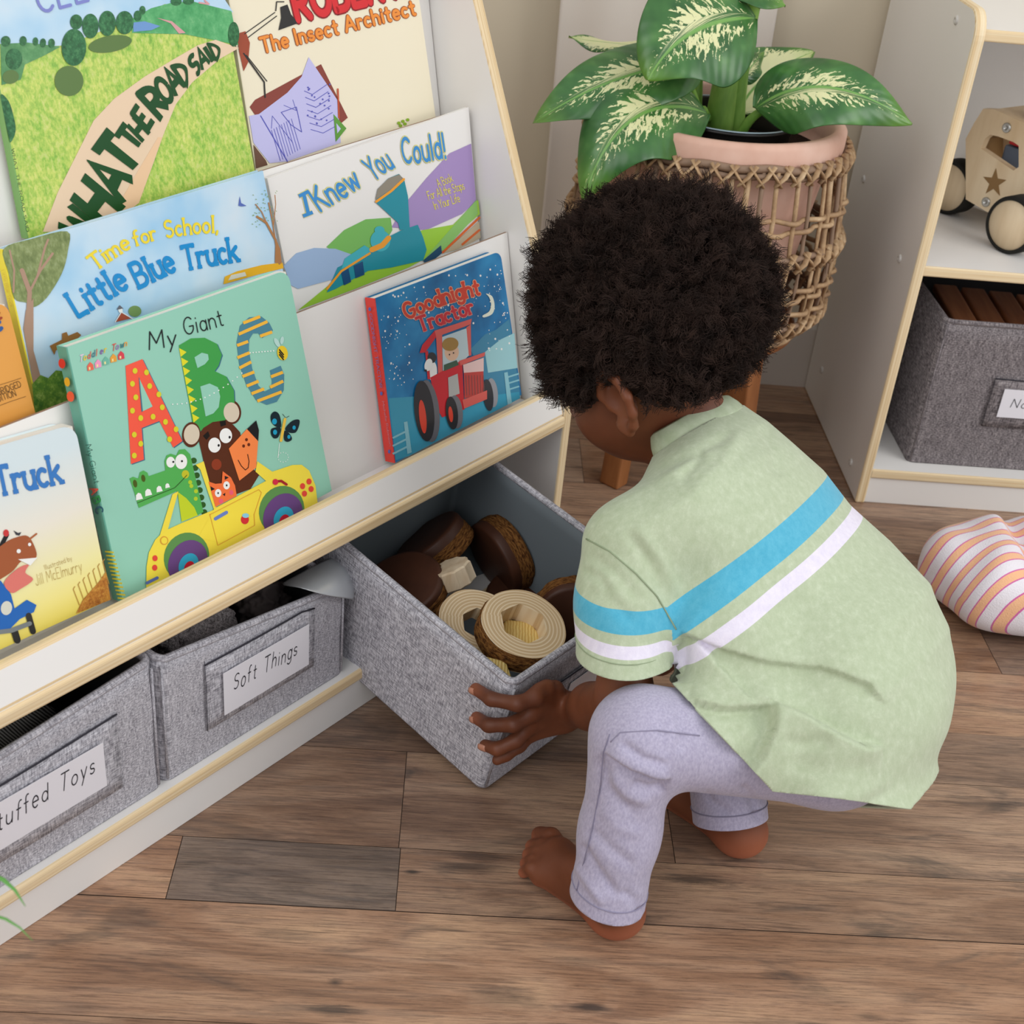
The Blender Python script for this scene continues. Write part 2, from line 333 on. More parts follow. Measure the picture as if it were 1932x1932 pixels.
# ================================================================ single-stroke lettering
def A(cx, cy, rx, ry, a0, a1, n=12):
    return [(cx + rx * math.cos(math.radians(a0 + (a1 - a0) * i / n)), cy + ry * math.sin(math.radians(a0 + (a1 - a0) * i / n))) for i in range(n + 1)]
def c_(x0, x1, o=50): return A((x0 + x1) / 2, .3, (x1 - x0) / 2, .3, o, 360 - o)
GL = {
 'A': (.8, [[(0, 0), (.4, 1), (.8, 0)], [(.16, .36), (.64, .36)]]), 'B': (.65, [[(0, 0), (0, 1), (.3, 1)] + A(.3, .76, .27, .24, 90, -90) + [(0, .52)], [(.3, .52)] + A(.33, .26, .3, .26, 90, -90) + [(0, 0)]]),
 'C': (.7, [A(.4, .5, .38, .5, 45, 315)]), 'D': (.7, [[(0, 0), (0, 1), (.22, 1)] + A(.22, .5, .46, .5, 90, -90) + [(0, 0)]]), 'E': (.55, [[(.55, 1), (0, 1), (0, 0), (.55, 0)], [(0, .52), (.42, .52)]]),
 'F': (.55, [[(.55, 1), (0, 1), (0, 0)], [(0, .52), (.4, .52)]]), 'G': (.75, [A(.4, .5, .38, .5, 45, 330) + [(.75, .45), (.45, .45)]]), 'H': (.65, [[(0, 0), (0, 1)], [(.65, 0), (.65, 1)], [(0, .5), (.65, .5)]]),
 'I': (.1, [[(.05, 0), (.05, 1)]]), 'J': (.45, [[(.42, 1), (.42, .25)] + A(.21, .22, .21, .22, 0, -180)]), 'K': (.65, [[(0, 0), (0, 1)], [(.62, 1), (.02, .45)], [(.2, .6), (.65, 0)]]),
 'L': (.55, [[(0, 1), (0, 0), (.52, 0)]]), 'M': (.9, [[(0, 0), (.08, 1), (.45, .3), (.82, 1), (.9, 0)]]), 'N': (.7, [[(0, 0), (0, 1), (.68, 0), (.68, 1)]]), 'O': (.8, [A(.4, .5, .4, .5, 0, 360, 20)]),
 'P': (.6, [[(0, 0), (0, 1), (.28, 1)] + A(.28, .74, .3, .26, 90, -90) + [(0, .48)]]), 'R': (.65, [[(0, 0), (0, 1), (.28, 1)] + A(.28, .74, .3, .26, 90, -90) + [(0, .48)], [(.25, .48), (.62, 0)]]),
 'S': (.6, [A(.3, .76, .27, .24, 40, 270) + A(.3, .26, .28, .26, 90, -140)]), 'T': (.7, [[(0, 1), (.7, 1)], [(.35, 1), (.35, 0)]]), 'U': (.65, [[(0, 1), (0, .3)] + A(.32, .3, .32, .3, 180, 360) + [(.64, 1)]]),
 'W': (1., [[(0, 1), (.25, 0), (.5, .8), (.75, 0), (1, 1)]]), 'Y': (.7, [[(0, 1), (.35, .5), (.7, 1)], [(.35, .5), (.35, 0)]]),
 'a': (.5, [c_(0, .5, 10), [(.5, .6), (.5, 0)]]), 'b': (.5, [[(0, 1), (0, 0)], A(.25, .3, .25, .3, 180, -180)]), 'c': (.46, [c_(0, .5)]), 'd': (.5, [c_(0, .5, 10), [(.5, 1), (.5, 0)]]),
 'e': (.5, [[(.02, .32), (.5, .32)] + A(.25, .3, .25, .3, 5, 310)]), 'f': (.38, [A(.32, .78, .17, .22, 70, 180, 6) + [(.15, 0)], [(0, .58), (.34, .58)]]),
 'g': (.5, [c_(0, .5, 10), [(.5, .6), (.5, -.1)] + A(.25, -.1, .25, .2, 0, -150)]), 'h': (.5, [[(0, 1), (0, 0)], A(.25, .35, .24, .25, 170, 0) + [(.49, 0)]]), 'i': (.1, [[(.05, .6), (.05, 0)], [(.05, .83), (.05, .86)]]),
 'k': (.5, [[(0, 1), (0, 0)], [(.45, .6), (.02, .25)], [(.16, .37), (.5, 0)]]), 'l': (.1, [[(.05, 1), (.05, 0)]]), 'm': (.85, [[(0, .6), (0, 0)], A(.2, .38, .2, .22, 170, 0) + [(.4, 0)], A(.61, .38, .2, .22, 170, 0) + [(.82, 0)]]),
 'n': (.5, [[(0, .6), (0, 0)], A(.25, .35, .24, .25, 170, 0) + [(.49, 0)]]), 'o': (.52, [A(.26, .3, .26, .3, 0, 360, 16)]), 'p': (.5, [[(0, .6), (0, -.3)], A(.25, .3, .25, .3, 180, -180)]),
 'r': (.36, [[(0, .6), (0, 0)], A(.22, .36, .2, .24, 170, 50, 6)]), 's': (.42, [A(.21, .45, .19, .15, 40, 270, 8) + A(.21, .16, .2, .15, 90, -150, 8)]), 't': (.36, [[(.16, .88), (.16, .12)] + A(.27, .12, .11, .12, 180, 300, 5), [(0, .6), (.34, .6)]]),
 'u': (.5, [[(0, .6), (0, .25)] + A(.24, .25, .24, .25, 180, 350, 8), [(.49, .6), (.49, 0)]]), 'w': (.75, [[(0, .6), (.18, 0), (.37, .5), (.56, 0), (.75, .6)]]), 'y': (.5, [[(0, .6), (.25, .05)], [(.5, .6), (.12, -.3)]]),
 ',': (.1, [[(.06, .05), (0, -.14)]]), '.': (.1, [[(.05, 0), (.05, .03)]]), '!': (.1, [[(.05, 1), (.05, .3)], [(.05, .0), (.05, .03)]]), "'": (.1, [[(.05, 1), (.05, .85)]])}
class Art:
    """flat print on a real cover; coordinates are given in picture space and dropped onto the cover's plane"""
    def __init__(s, p0, nout): s.p0 = np.array(p0, float); s.n = nrm(nout); s.mb = MB(); s.mats = []; s.k = 0; s.T = (0, 0, 1.)
    def mi(s, m):
        if m not in s.mats: s.mats.append(m)
        return s.mats.index(m)
    def frame(s, ox=0, oy=0, k=1.): s.T = (ox, oy, k)
    def P(s, x, y, lift): return onpl(s.T[0] + x * s.T[2], s.T[1] + y * s.T[2], s.p0, s.n) + s.n * lift
    def poly(s, m, pts, lay=1):
        s.k = (s.k + 1) % 30; lift = lay * .0002 + s.k * 6e-6; W = [s.P(x, y, lift) for x, y in pts]
        a = nrm(W[1] - W[0]); b = np.cross(s.n, a)
        pl = [Vector(((p - W[0]) @ a, (p - W[0]) @ b, 0)) for p in W]
        tr = tessellate_polygon([pl]); i = s.mi(m); uv = [((p - s.p0) @ U, p[2]) for p in W]
        fs = []
        for t3 in tr:
            q = [W[j] for j in t3]; nn = np.cross(q[1] - q[0], q[2] - q[0])
            if np.linalg.norm(nn) < 1e-12: continue
            fs.append(list(t3) if nn @ s.n > 0 else list(t3)[::-1])
        s.mb.add(W, fs, i, uv)
    def ell(s, m, cx, cy, rx, ry, rot=0, lay=1, n=28):
        a = math.radians(rot); s.poly(m, [(cx + rx * math.cos(t) * math.cos(a) - ry * math.sin(t) * math.sin(a), cy + rx * math.cos(t) * math.sin(a) + ry * math.sin(t) * math.cos(a)) for t in [2 * math.pi * k / n for k in range(n)]], lay)
    def line(s, m, pts, w, lay=2, cap=True):
        for (x0, y0), (x1, y1) in zip(pts[:-1], pts[1:]):
            L = math.hypot(x1 - x0, y1 - y0)
            if L < 1e-6: continue
            dx, dy = (y1 - y0) / L * w / 2, -(x1 - x0) / L * w / 2
            s.poly(m, [(x0 + dx, y0 + dy), (x1 + dx, y1 + dy), (x1 - dx, y1 - dy), (x0 - dx, y0 - dy)], lay)
        if cap:
            for x, y in pts: s.ell(m, x, y, w / 2, w / 2, 0, lay, 10)
    def glyph(s, m, ch, f, sw, lay, serif=0, rounded=True):
        """f maps glyph space (x, y up) to picture space; sw stroke width in glyph units"""
        w_, pls = GL[ch]
        def seg(a, b, h0=sw / 2):
            L = math.hypot(b[0] - a[0], b[1] - a[1])
            if L < 1e-6: return
            dx, dy = (b[1] - a[1]) / L * h0, -(b[0] - a[0]) / L * h0
            s.poly(m, [f(a[0] + dx, a[1] + dy), f(b[0] + dx, b[1] + dy), f(b[0] - dx, b[1] - dy), f(a[0] - dx, a[1] - dy)], lay)
        for pl in pls:
            for a, b in zip(pl[:-1], pl[1:]): seg(a, b)
            for q, a in enumerate(pl):
                if rounded or 0 < q < len(pl) - 1: s.poly(m, [f(a[0] + sw / 2 * math.cos(t), a[1] + sw / 2 * math.sin(t)) for t in [k * math.pi / 4 for k in range(8)]], lay)
            if serif:
                for a, b in ((pl[0], pl[1]), (pl[-1], pl[-2])):
                    dx, dy = b[0] - a[0], b[1] - a[1]
                    if abs(dy) > abs(dx) * .9 and (abs(a[1]) < .05 or abs(a[1] - 1) < .05 or abs(a[1] - .6) < .05): seg((a[0] - serif, a[1]), (a[0] + serif, a[1]), sw * .42)
                    elif abs(dx) > abs(dy) and ch in 'TLE': seg((a[0], a[1] - serif * .9), (a[0], a[1] + serif * .6), sw * .42)
    def text(s, m, txt, a, b, h, sw=.14, lay=3, serif=0, gap=.2, arc=0, lean=0, wob=0, outline=None, rounded=True):
        """baseline from a to b in picture space, cap height h (picture units), arc = bulge"""
        xs = []; x = 0
        for ch in txt:
            if ch == ' ': x += .42; continue
            xs.append((ch, x)); x += GL[ch][0] + gap
        tot = x - gap; a = np.array(a, float); b = np.array(b, float); d = (b - a) / tot; L = np.linalg.norm(b - a); tx = (b - a) / L; up = np.array([tx[1], -tx[0]])
        for k, (ch, x0) in enumerate(xs):
            jz = wob * (random.random() - .5); jr = wob * (random.random() - .5)
            def f(gx, gy, x0=x0, jz=jz, jr=jr):
                u_ = (x0 + gx) / tot; p = a + (b - a) * u_ + up * (arc * 4 * u_ * (1 - u_)); sl = arc * 4 * (1 - 2 * u_) / L + jr * .5
                u2 = nrm(up - tx * (sl - lean)); return tuple(p + u2 * (gy * h + jz * h))
            if outline: s.glyph(outline, ch, f, sw + .1, lay - 1, serif + .04 if serif else 0, rounded)
            s.glyph(m, ch, f, sw, lay, serif, rounded)
    def quadletter(s, m, ch, q, sw=.3, lay=3):
        """letter mapped into the quad (bl, br, tr, tl)"""
        bl, br, tr, tl = [np.array(p, float) for p in q]; w_ = GL[ch][0]
        def f(gx, gy):
            u_ = gx / w_; return tuple((bl * (1 - u_) + br * u_) * (1 - gy) + (tl * (1 - u_) + tr * u_) * gy)
        s.glyph(m, ch, f, sw, lay, 0, False)
def flat(col, rough=.35, spec=.4): return mat('print_' + col, col, rough, spec)
# ================================================================ BOOKS
PAGE = mat('page_block', 'e8e2d6', .8, .2); t = NT(PAGE); t.col(t.ramp(t.noise(t.uv(), 900, 1, .5, (.02, 3, 1)), [(.35, 'cfc8ba'), (.6, 'f2ede2')]))
def speck(name, c0, c1, c2, c3, sc=160, st=(1, 1, 1)):
    m = mat(name, c1, .35, .4); t = NT(m); co = t.obj()
    t.col(t.mix(.45, t.ramp(t.noise(co, sc, 3, .7, st), [(.3, c0), (.43, c1), (.55, c2), (.68, c3)]), t.ramp(t.noise(co, sc * .22, 2), [(.35, c1), (.65, c2)]))); return m
def book(name, label, pl, corners, thick, covm, spinem, group=None, hard=False, r=0):
    """pl=(m0,z0,lean) cover plane, corners tl,tr,br,bl in picture px; thickness goes back from the cover plane"""
    m0, z0, lean = pl; a = math.radians(lean); hv = N * math.sin(a) + ZZ * math.cos(a); nb = N * math.cos(a) - ZZ * math.sin(a)
    p0 = SW(0, m0, z0)
    def tl2(p):
        q = onpl(p[0], p[1], p0, nb) - p0; return np.array([q @ U, q @ hv])
    c = [tl2(p) for p in corners]
    def Wd(l, dpt=0): return p0 + U * l[0] + hv * l[1] + nb * dpt
    ctr = sum(c) / 4; base = Wd((c[3] + c[2]) / 2, thick / 2)
    root = empty(name, base, label, 'book', group)
    ins = [c[0] + np.array([0, -.0015]), c[1] + np.array([-.002, -.0015]), c[2] + np.array([-.002, .001]), c[3] + np.array([0, .001])] if not hard else [c[0] + np.array([.0, -.003]), c[1] + np.array([-.003, -.003]), c[2] + np.array([-.003, .002]), c[3] + np.array([0, .002])]
    ct = .0012 if not hard else .0022
    b = MB(); b.prism([Wd(q, ct) for q in ins][::-1], nb * (thick - 2 * ct), 0, 0); b.build('page_block', [PAGE], root)
    # covers with optionally rounded right corners
    def outline():
        tl_, tr, br, bl = c
        if not r: return [tl_, tr, br, bl]
        ex = nrm(tr - tl_); ey = nrm(br - tr); pts = [tl_]
        for k in range(7):
            t_ = k / 6 * math.pi / 2; pts.append(tr - ex * r * (1 - math.sin(t_)) + ey * r * (1 - math.cos(t_)))
        return pts + [br, bl]
    ol = outline()
    art = Art(p0 + nb * 0, -nb)
    i = art.mi(covm); art.mb.prism([Wd(q, ct) for q in ol], -nb * ct, i, i)
    b = MB(); b.prism([Wd(q, thick) for q in ol], -nb * ct, 0, 0); b.build('back_cover', [covm], root)
    art.root = root; art.c = c; art.nb = nb; art.hv = hv
    sa = Art(Wd(c[3], 0) - U * .0016, -U); art.spine = sa; i = sa.mi(spinem); sa.mb.prism([Wd(c[3], 0), Wd(c[0], 0), Wd(c[0], thick), Wd(c[3], thick)], -U * .0014, i, i)
    return art
def done(art):
    art.mb.build('front_cover', art.mats, art.root)
    art.spine.mb.build('spine', art.spine.mats, art.root)
def F(c): return flat(c)
# ---- big mint ABC board book
T1 = (.046, .2555, 12.7)
a = book('board_book', 'large mint green board book with spotted, spiky and striped letters A, B and C', T1, [(127, 655), (543, 509), (626, 926), (232, 1135)], .014, F('96cfb9'), F('63a692'), r=.012)
k = .2899; a.frame(0, 400, k); g = a
BK = F('1b1b1e')
a.text(BK, 'My', (970, 895), (1145, 868), 115, .075, 3, gap=.25, lean=.1); a.text(BK, 'Giant', (1200, 800), (1455, 735), 110, .075, 3, gap=.22, arc=-4, lean=.05)
RD = F('f75b43'); YL = F('dcd22a'); NV = F('3f6d8a')
Apoly = [(815, 1000), (925, 957), (1185, 1490), (1125, 1532), (1035, 1360), (920, 1405), (935, 1610), (850, 1640)]
a.poly(NV, [(x + 8, y + 5) for x, y in Apoly], 1); a.poly(RD, Apoly, 2); a.poly(F('96cfb9'), [(900, 1075), (990, 1265), (918, 1300)], 3); a.poly(NV, [(900, 1075), (904, 1080), (926, 1297), (918, 1300)], 4)
for x, y in [(875, 1033), (950, 1043), (858, 1117), (970, 1132), (880, 1205), (1030, 1186), (858, 1292), (1052, 1270), (912, 1340), (992, 1331), (1073, 1365), (1142, 1413), (870, 1448), (1100, 1478), (912, 1507), (870, 1584)]: a.ell(YL, x, y, 16, 19, 0, 4, 14)
GR = F('42a04c')
def bez(pts, n=8):
    out = []; P = [np.array(p, float) for p in pts]; m_ = len(P)
    for i in range(m_):
        p0, p1, p2, p3 = P[i - 1], P[i], P[(i + 1) % m_], P[(i + 2) % m_]
        for t_ in [q / n for q in range(n)]:
            out.append(tuple(.5 * ((2 * p1) + (-p0 + p2) * t_ + (2 * p0 - 5 * p1 + 4 * p2 - p3) * t_ ** 2 + (-p0 + 3 * p1 - 3 * p2 + p3) * t_ ** 3)))
    return out
Bo = [(1162, 868), (1240, 822), (1330, 818), (1410, 858), (1442, 930), (1420, 1000), (1395, 1035), (1470, 1070), (1520, 1160), (1525, 1260), (1470, 1350), (1380, 1390), (1300, 1425), (1255, 1400), (1225, 1220), (1190, 1040)]
a.poly(NV, [(x + 7, y + 4) for x, y in Bo], 1); a.poly(GR, Bo, 2)
a.poly(F('96cfb9'), [(1262, 945), (1310, 915), (1350, 925), (1355, 960), (1330, 990), (1282, 1015)], 3); a.poly(F('96cfb9'), [(1300, 1135), (1360, 1115), (1415, 1140), (1430, 1200), (1420, 1270), (1385, 1310), (1335, 1330)], 3)
for q in range(8):
    y = 885 + q * 61; x = 1163 + q * 12; a.poly(F('e3dc2c'), [(x, y), (x + 48, y + 26), (x + 10, y + 58)], 3)
CB = F('4f8799'); CO = F('f5bb42')
Cc = [(1775, 770), (1705, 820), (1680, 790), (1645, 790), (1620, 830), (1618, 900), (1640, 1020), (1680, 1130), (1720, 1168), (1765, 1145), (1768, 1100), (1755, 1030), (1825, 1000), (1848, 1060), (1845, 1160), (1800, 1235), (1735, 1255), (1665, 1225), (1600, 1120), (1555, 990), (1538, 850), (1560, 740), (1620, 685), (1700, 680), (1750, 720)]
a.poly(CB, Cc, 2)
for s0, s1 in [((1580, 722), (1690, 680)), ((1550, 795), (1738, 712)), ((1690, 808), (1768, 780)), ((1540, 868), (1612, 842)), ((1542, 948), (1622, 915)), ((1555, 1015), (1632, 975)), ((1575, 1070), (1652, 1040)), ((1603, 1132), (1680, 1100)), ((1634, 1182), (1716, 1150)), ((1672, 1230), (1830, 1170)), ((1755, 1140), (1840, 1100)), ((1760, 1072), (1838, 1042))]: a.line(CO, [s0, s1], 20, 3, False)
WH = F('f4f4f0')
for q in range(16): a.ell(WH, 1120 + q * 30, 1250 - q * q * .9, 5, 4, 0, 4, 8)
for q in range(9): a.ell(WH, 1625 + q * 19, 915 - 1.5 * q, 5, 4, 0, 4, 8)
# bee
a.ell(F('b9dcd3'), 1800, 850, 14, 34, -30, 3); a.ell(F('b9dcd3'), 1832, 835, 12, 26, 10, 3); a.ell(F('eecb2e'), 1835, 917, 34, 48, -12, 4)
for q in (-22, -6, 10): a.line(BK, [(1812, 915 + q), (1842, 952 + q)], 8, 5, False)
# logo
cols = ['e9c9e0', 'f2cf3a', 'e06a5a', '4a7c8f', 'e06a5a', '8a5fa8', 'eecb2e', 'd9534a', '9d7ab8', '3d7f86', 'f0a640']
for q, ch in enumerate('ToddlerTown'):
    x = 515 + q * 27 + (22 if q > 6 else 0); y = 975 - q * 10; 
    a.glyph(F(cols[q]), ch, lambda gx, gy, x=x, y=y: (x + gx * 30 + gy * 4, y - gx * 9 - gy * 42), .17, 3)
for q, c in enumerate(['e8694f', 'ef9ac0', '6fb7a0', 'e6a13a', 'd8404f']): x = 568 + q * 50; y = 1035 - q * 18; a.poly(F(c), [(x, y), (x + 40, y - 10), (x + 36, y - 42), (x + 16, y - 60), (x - 4, y - 32)], 3); a.poly(F('f6e6a0'), [(x + 8, y - 8), (x + 18, y - 11), (x + 16, y - 28), (x + 6, y - 25)], 4)
# butterfly
a.frame(220, 720, .2174)
for pts in [[(1335, 290), (1370, 258), (1410, 290), (1425, 390), (1380, 390), (1340, 350)], [(1345, 405), (1420, 400), (1400, 480), (1360, 490), (1335, 450)], [(1460, 405), (1520, 340), (1580, 330), (1580, 380), (1550, 440), (1490, 440)], [(1455, 425), (1500, 455), (1518, 500), (1480, 522), (1450, 500)]]: a.poly(F('12262f'), bez(pts, 4), 3)
for x, y, r_ in [(1365, 345, 26), (1370, 438, 22), (1535, 398, 18), (1490, 478, 17)]: a.ell(F('1f9fc4'), x, y, r_ * .8, r_, 0, 4)
a.line(F('efc44c'), [(1455, 325), (1420, 510)], 24, 5); a.line(BK, [(1460, 310), (1435, 280)], 4, 4); a.line(BK, [(1468, 312), (1492, 298)], 4, 4)
for q in range(24): t_ = q / 24; a.ell(WH, *((1408 - 12 * t_ * 2, 540 + 240 * t_) if t_ < .5 else (1440 - 45 * math.cos((t_ - .5) * 12.5), 655 + 42 * math.sin((t_ - .5) * 12.5))), 4, 4, 0, 4, 8)
# yellow car
CY = F('f7e04a'); MINT = F('96cfb9')
car = [(250, 1830), (255, 1600), (275, 1480), (330, 1370), (370, 1330), (480, 975), (530, 950), (440, 1280), (560, 1225), (840, 1110), (720, 760), (680, 720), (750, 690), (860, 1090), (1290, 860), (1200, 780), (1215, 690), (1345, 780), (1520, 722), (1600, 720), (1665, 770), (1720, 900), (1745, 1100), (1700, 1200), (800, 1620)]
# bear, cat, crocodile first (behind the car)
CG = F('55b055'); BR = F('5a2c18')
croc = [(110, 840), (140, 825), (185, 840), (200, 785), (230, 770), (265, 790), (275, 820), (420, 770), (412, 690), (430, 640), (465, 625), (515, 640), (540, 590), (590, 585), (635, 630), (750, 1130), (690, 1165), (580, 1200), (520, 950), (190, 1095), (150, 960)]
a.poly(CG, croc, 2); a.poly(F('c7d62b'), [(525, 955), (600, 1010), (670, 1090), (700, 1160), (560, 1215)], 3)
for x, y, rx, ry in [(465, 698, 38, 47), (556, 693, 52, 65)]: a.ell(WH, x, y, rx, ry, 0, 3)
a.ell(BK, 487, 695, 9, 9, 0, 4); a.ell(BK, 562, 689, 9, 9, 0, 4); a.ell(F('4a5a14'), 157, 884, 18, 34, -10, 3); a.ell(F('4a5a14'), 228, 838, 18, 32, -10, 3); a.ell(F('c7c22b'), 594, 803, 32, 36, 0, 3)
for x, y in [(635, 872), (645, 905), (685, 950), (683, 1015)]: a.ell(F('b7cf2e'), x, y, 17, 18, 0, 3)
for x, y, r_ in [(195, 1000, 30), (275, 965, 30), (370, 935, 26), (440, 905, 20)]: a.poly(WH, [(x - r_, y + r_), (x - r_, y - r_ * .5), (x - r_ * .4, y - r_ * 1.2), (x + r_ * .4, y - r_), (x + r_, y + r_ * .5)], 3)
a.line(F('2c4a1c'), [(175, 1052), (400, 960), (500, 920), (560, 860), (605, 810)], 5, 4)
for q in range(8): a.ell(F('2f5a22'), 668 + q * 13, 685 + q * 64, 26, 26, 0, 1)
a.ell(BR, 645, 460, 80, 110, 5, 2); a.ell(F('d9cbb4'), 647, 457, 68, 88, 5, 3); a.ell(BR, 995, 265, 84, 105, -5, 2); a.ell(F('d9cbb4'), 993, 266, 68, 86, -5, 3)
a.poly(BR, [(700, 470), (750, 400), (830, 350), (930, 335), (1010, 375), (1070, 440), (1100, 700), (1240, 800), (1160, 930), (840, 1050), (790, 870), (740, 640)], 3)
a.poly(F('1a1210'), [(745, 470), (790, 430), (805, 470), (775, 505)], 4); a.poly(F('1a1210'), [(890, 345), (940, 335), (945, 375), (900, 390)], 4)
for x, y in [(845, 550), (943, 468)]: a.ell(WH, x, y, 54, 65, 0, 4)
a.ell(BK, 880, 552, 9, 12, 0, 5); a.ell(BK, 975, 481, 9, 12, 0, 5); a.ell(F('8f3a20'), 862, 718, 44, 48, 0, 4)
a.poly(F('fb8a4a'), [(968, 580), (1125, 410), (1222, 515), (1205, 745), (1060, 858)], 5); a.poly(BK, [(1125, 410), (1205, 335), (1228, 420), (1222, 515)], 6)
for x, y in [(1120, 502), (1095, 557), (1140, 545)]: a.ell(F('6b2a14'), x, y, 12, 14, 0, 6)
a.line(F('4a2214'), [(1048, 680), (1075, 730), (1110, 765), (1135, 745), (1142, 690), (1130, 630)], 7, 6)
a.poly(F('f8763f'), [(790, 865), (850, 885), (905, 880), (912, 775), (985, 830), (1020, 900), (1035, 990), (850, 1085)], 6)
a.poly(BK, [(805, 905), (845, 930), (812, 945)], 7); a.poly(BK, [(930, 815), (965, 830), (930, 850)], 7)
for x, y in [(872, 965), (946, 898)]: a.ell(WH, x, y, 28, 35, 0, 7); a.ell(BK, x, y, 7, 9, 0, 8)
a.ell(F('f0607a'), 988, 960, 18, 22, 0, 7); a.ell(F('f0607a'), 898, 1035, 20, 20, 0, 7); a.poly(BK, [(912, 978), (936, 962), (932, 992)], 7)
a.poly(CY, car, 5); a.poly(CY, [(840, 1100), (1290, 862), (1345, 780), (1345, 1000), (900, 1400), (700, 1350)], 6)
for cx, cy in [(615, 1580), (1440, 1175)]:
    a.ell(F('5d9150'), cx - 15, cy - 60, 195, 215, 20, 6); a.ell(F('6a4583'), cx - 5, cy - 10, 165, 205, 25, 7); a.ell(F('2fa8cd'), cx, cy + 10, 82, 108, 25, 8); a.ell(F('c8102e'), cx + 5, cy + 30, 42, 58, 25, 9)
for x, y in [(1662, 865), (1606, 905), (1680, 930), (1622, 970), (325, 1530), (323, 1612)]: a.ell(F('e8473c'), x, y, 22, 26, 0, 7)
a.line(F('e0a03a'), [(800, 1148), (870, 1418), (1190, 1245), (1185, 1150), (1248, 960), (1225, 935), (805, 1150)], 5, 7); a.line(F('6a83c9'), [(850, 1188), (945, 1133)], 30, 7); a.ell(F('e0a03a'), 405, 1377, 36, 38, 0, 6); a.ell(CY, 405, 1377, 27, 29, 0, 7)
a.line(F('5e74b4'), [(255, 1745), (345, 1700)], 26, 7)
a.ell(F('d92f3a'), 1105, 1195, 35, 40, 0, 7); a.ell(F('8fd0e8'), 1110, 1160, 30, 20, 0, 8); a.line(F('a81f2a'), [(1370, 865), (1420, 860), (1465, 890)], 22, 8); a.ell(F('d92f4a'), 1368, 868, 24, 26, 0, 9)
a.spine.frame(0, 780, .3313)
a.spine.text(F('2a5a4c'), 'My Giant', (490, 180), (540, 400), 32, .09, 2); 
for q, (ch, c) in enumerate((('A', 'e2523f'), ('B', '2f9a50'), ('C', '2a5f74'))): a.spine.text(F(c), ch, (513 + q * 14, 430 + q * 55), (525 + q * 14, 462 + q * 55), 42, .22, 2)
for q in range(13): y = 785 + q * 22; a.spine.line(F('e6d32c'), [(600 + q * 6, y), (650 + q * 6, y + 6)], 9, 2, False)
a.spine.frame(0, 400, .2899); a.spine.ell(F('d9342c'), 406, 985, 22, 32, -10, 2); a.spine.ell(F('e6b32c'), 440, 1105, 18, 30, -10, 2); a.spine.ell(F('f0603c'), 462, 1200, 24, 34, -10, 2)
done(a)
# ---- tractor board book
a = book('board_book', 'small night-blue board book with a red tractor under a crescent moon', (.05, .2555, 12.7), [(708, 563), (944, 474), (984, 745), (746, 873)], .014, F('1c6f9e'), F('dd4138'), r=.010)
k = .3002; a.frame(500, 400, k)
TQ = F('3f9fbd'); 
sky = mat('print_night_sky', '14618f', .35, .4); t = NT(sky); t.col(t.ramp(t.noise(t.obj(), 22, 3, .5), [(.3, '0f5a8c'), (.5, '1877ae'), (.7, '2d8cc0')])); a.mats[0] = sky; 
a.poly(F('3f87a8'), [(1290, 860), (1380, 770), (1450, 740), (1535, 670), (1600, 1130), (1460, 1230), (1350, 1000)], 1); a.poly(F('9fd0d6'), [(1380, 880), (1480, 800), (1565, 760), (1585, 980), (1400, 1010)], 2)
a.poly(TQ, [(775, 1170), (930, 1160), (1450, 1150), (1598, 1130), (1603, 1170), (900, 1535), (820, 1560)], 1)
rs = random.Random(5)
for q in range(230):
    u_ = rs.random(); v_ = rs.random(); x = 700 + u_ * 780 + v_ * 90; y = 560 - u_ * 290 + v_ * 560
    if 930 < x < 1400 and y > 700: continue
    r_ = rs.choice([2, 3, 3, 4, 6]); a.ell(WH, x, y, r_, r_ * 1.2, 0, 2, 8)
a.poly(F('e8ecd9'), bez([(1385, 512), (1425, 530), (1440, 590), (1425, 640), (1375, 662), (1365, 650), (1405, 625), (1418, 580), (1405, 535)], 4), 3)
GRD = F('d6422c')
a.text(GRD, 'Goodnight', (893, 672), (1348, 515), 95, .2, 4, serif=.13, gap=.2, arc=14, outline=F('f2b08a')); a.text(F('cf2b36'), 'Tractor', (975, 750), (1312, 630), 88, .2, 4, serif=.13, gap=.2, outline=F('e79a8c'))
TR = F('d0202c'); TP = F('dd6158')
a.poly(TP, [(1062, 745), (1295, 670), (1290, 705), (1072, 785)], 4); a.poly(TR, [(1062, 745), (1072, 785), (1003, 882), (968, 885), (985, 835)], 4); a.poly(TR, [(1003, 880), (1020, 870), (1035, 1050), (1018, 1050)], 4)
a.poly(F('c2d4d8'), [(1110, 785), (1268, 728), (1280, 900), (1215, 960), (1115, 1000)], 3); a.poly(TP, [(1072, 785), (1110, 770), (1112, 1010), (1085, 1020)], 4); a.poly(TP, [(1262, 725), (1290, 705), (1293, 900), (1278, 905)], 4)
a.ell(F('e8bfa0'), 1170, 880, 45, 55, 0, 4); a.ell(F('a8823e'), 1160, 830, 52, 42, -10, 5); a.ell(BK, 1155, 895, 4, 5, 0, 6); a.ell(BK, 1180, 885, 4, 5, 0, 6); a.poly(F('3a5a44'), [(1120, 960), (1200, 930), (1215, 960), (1120, 1000)], 5)
a.ell(WH, 1050, 1000, 28, 62, 0, 4); a.ell(F('2a2a2e'), 1045, 915, 28, 34, 0, 5); a.ell(WH, 1022, 960, 24, 40, 15, 6); a.ell(BK, 1003, 995, 9, 7, 0, 7)
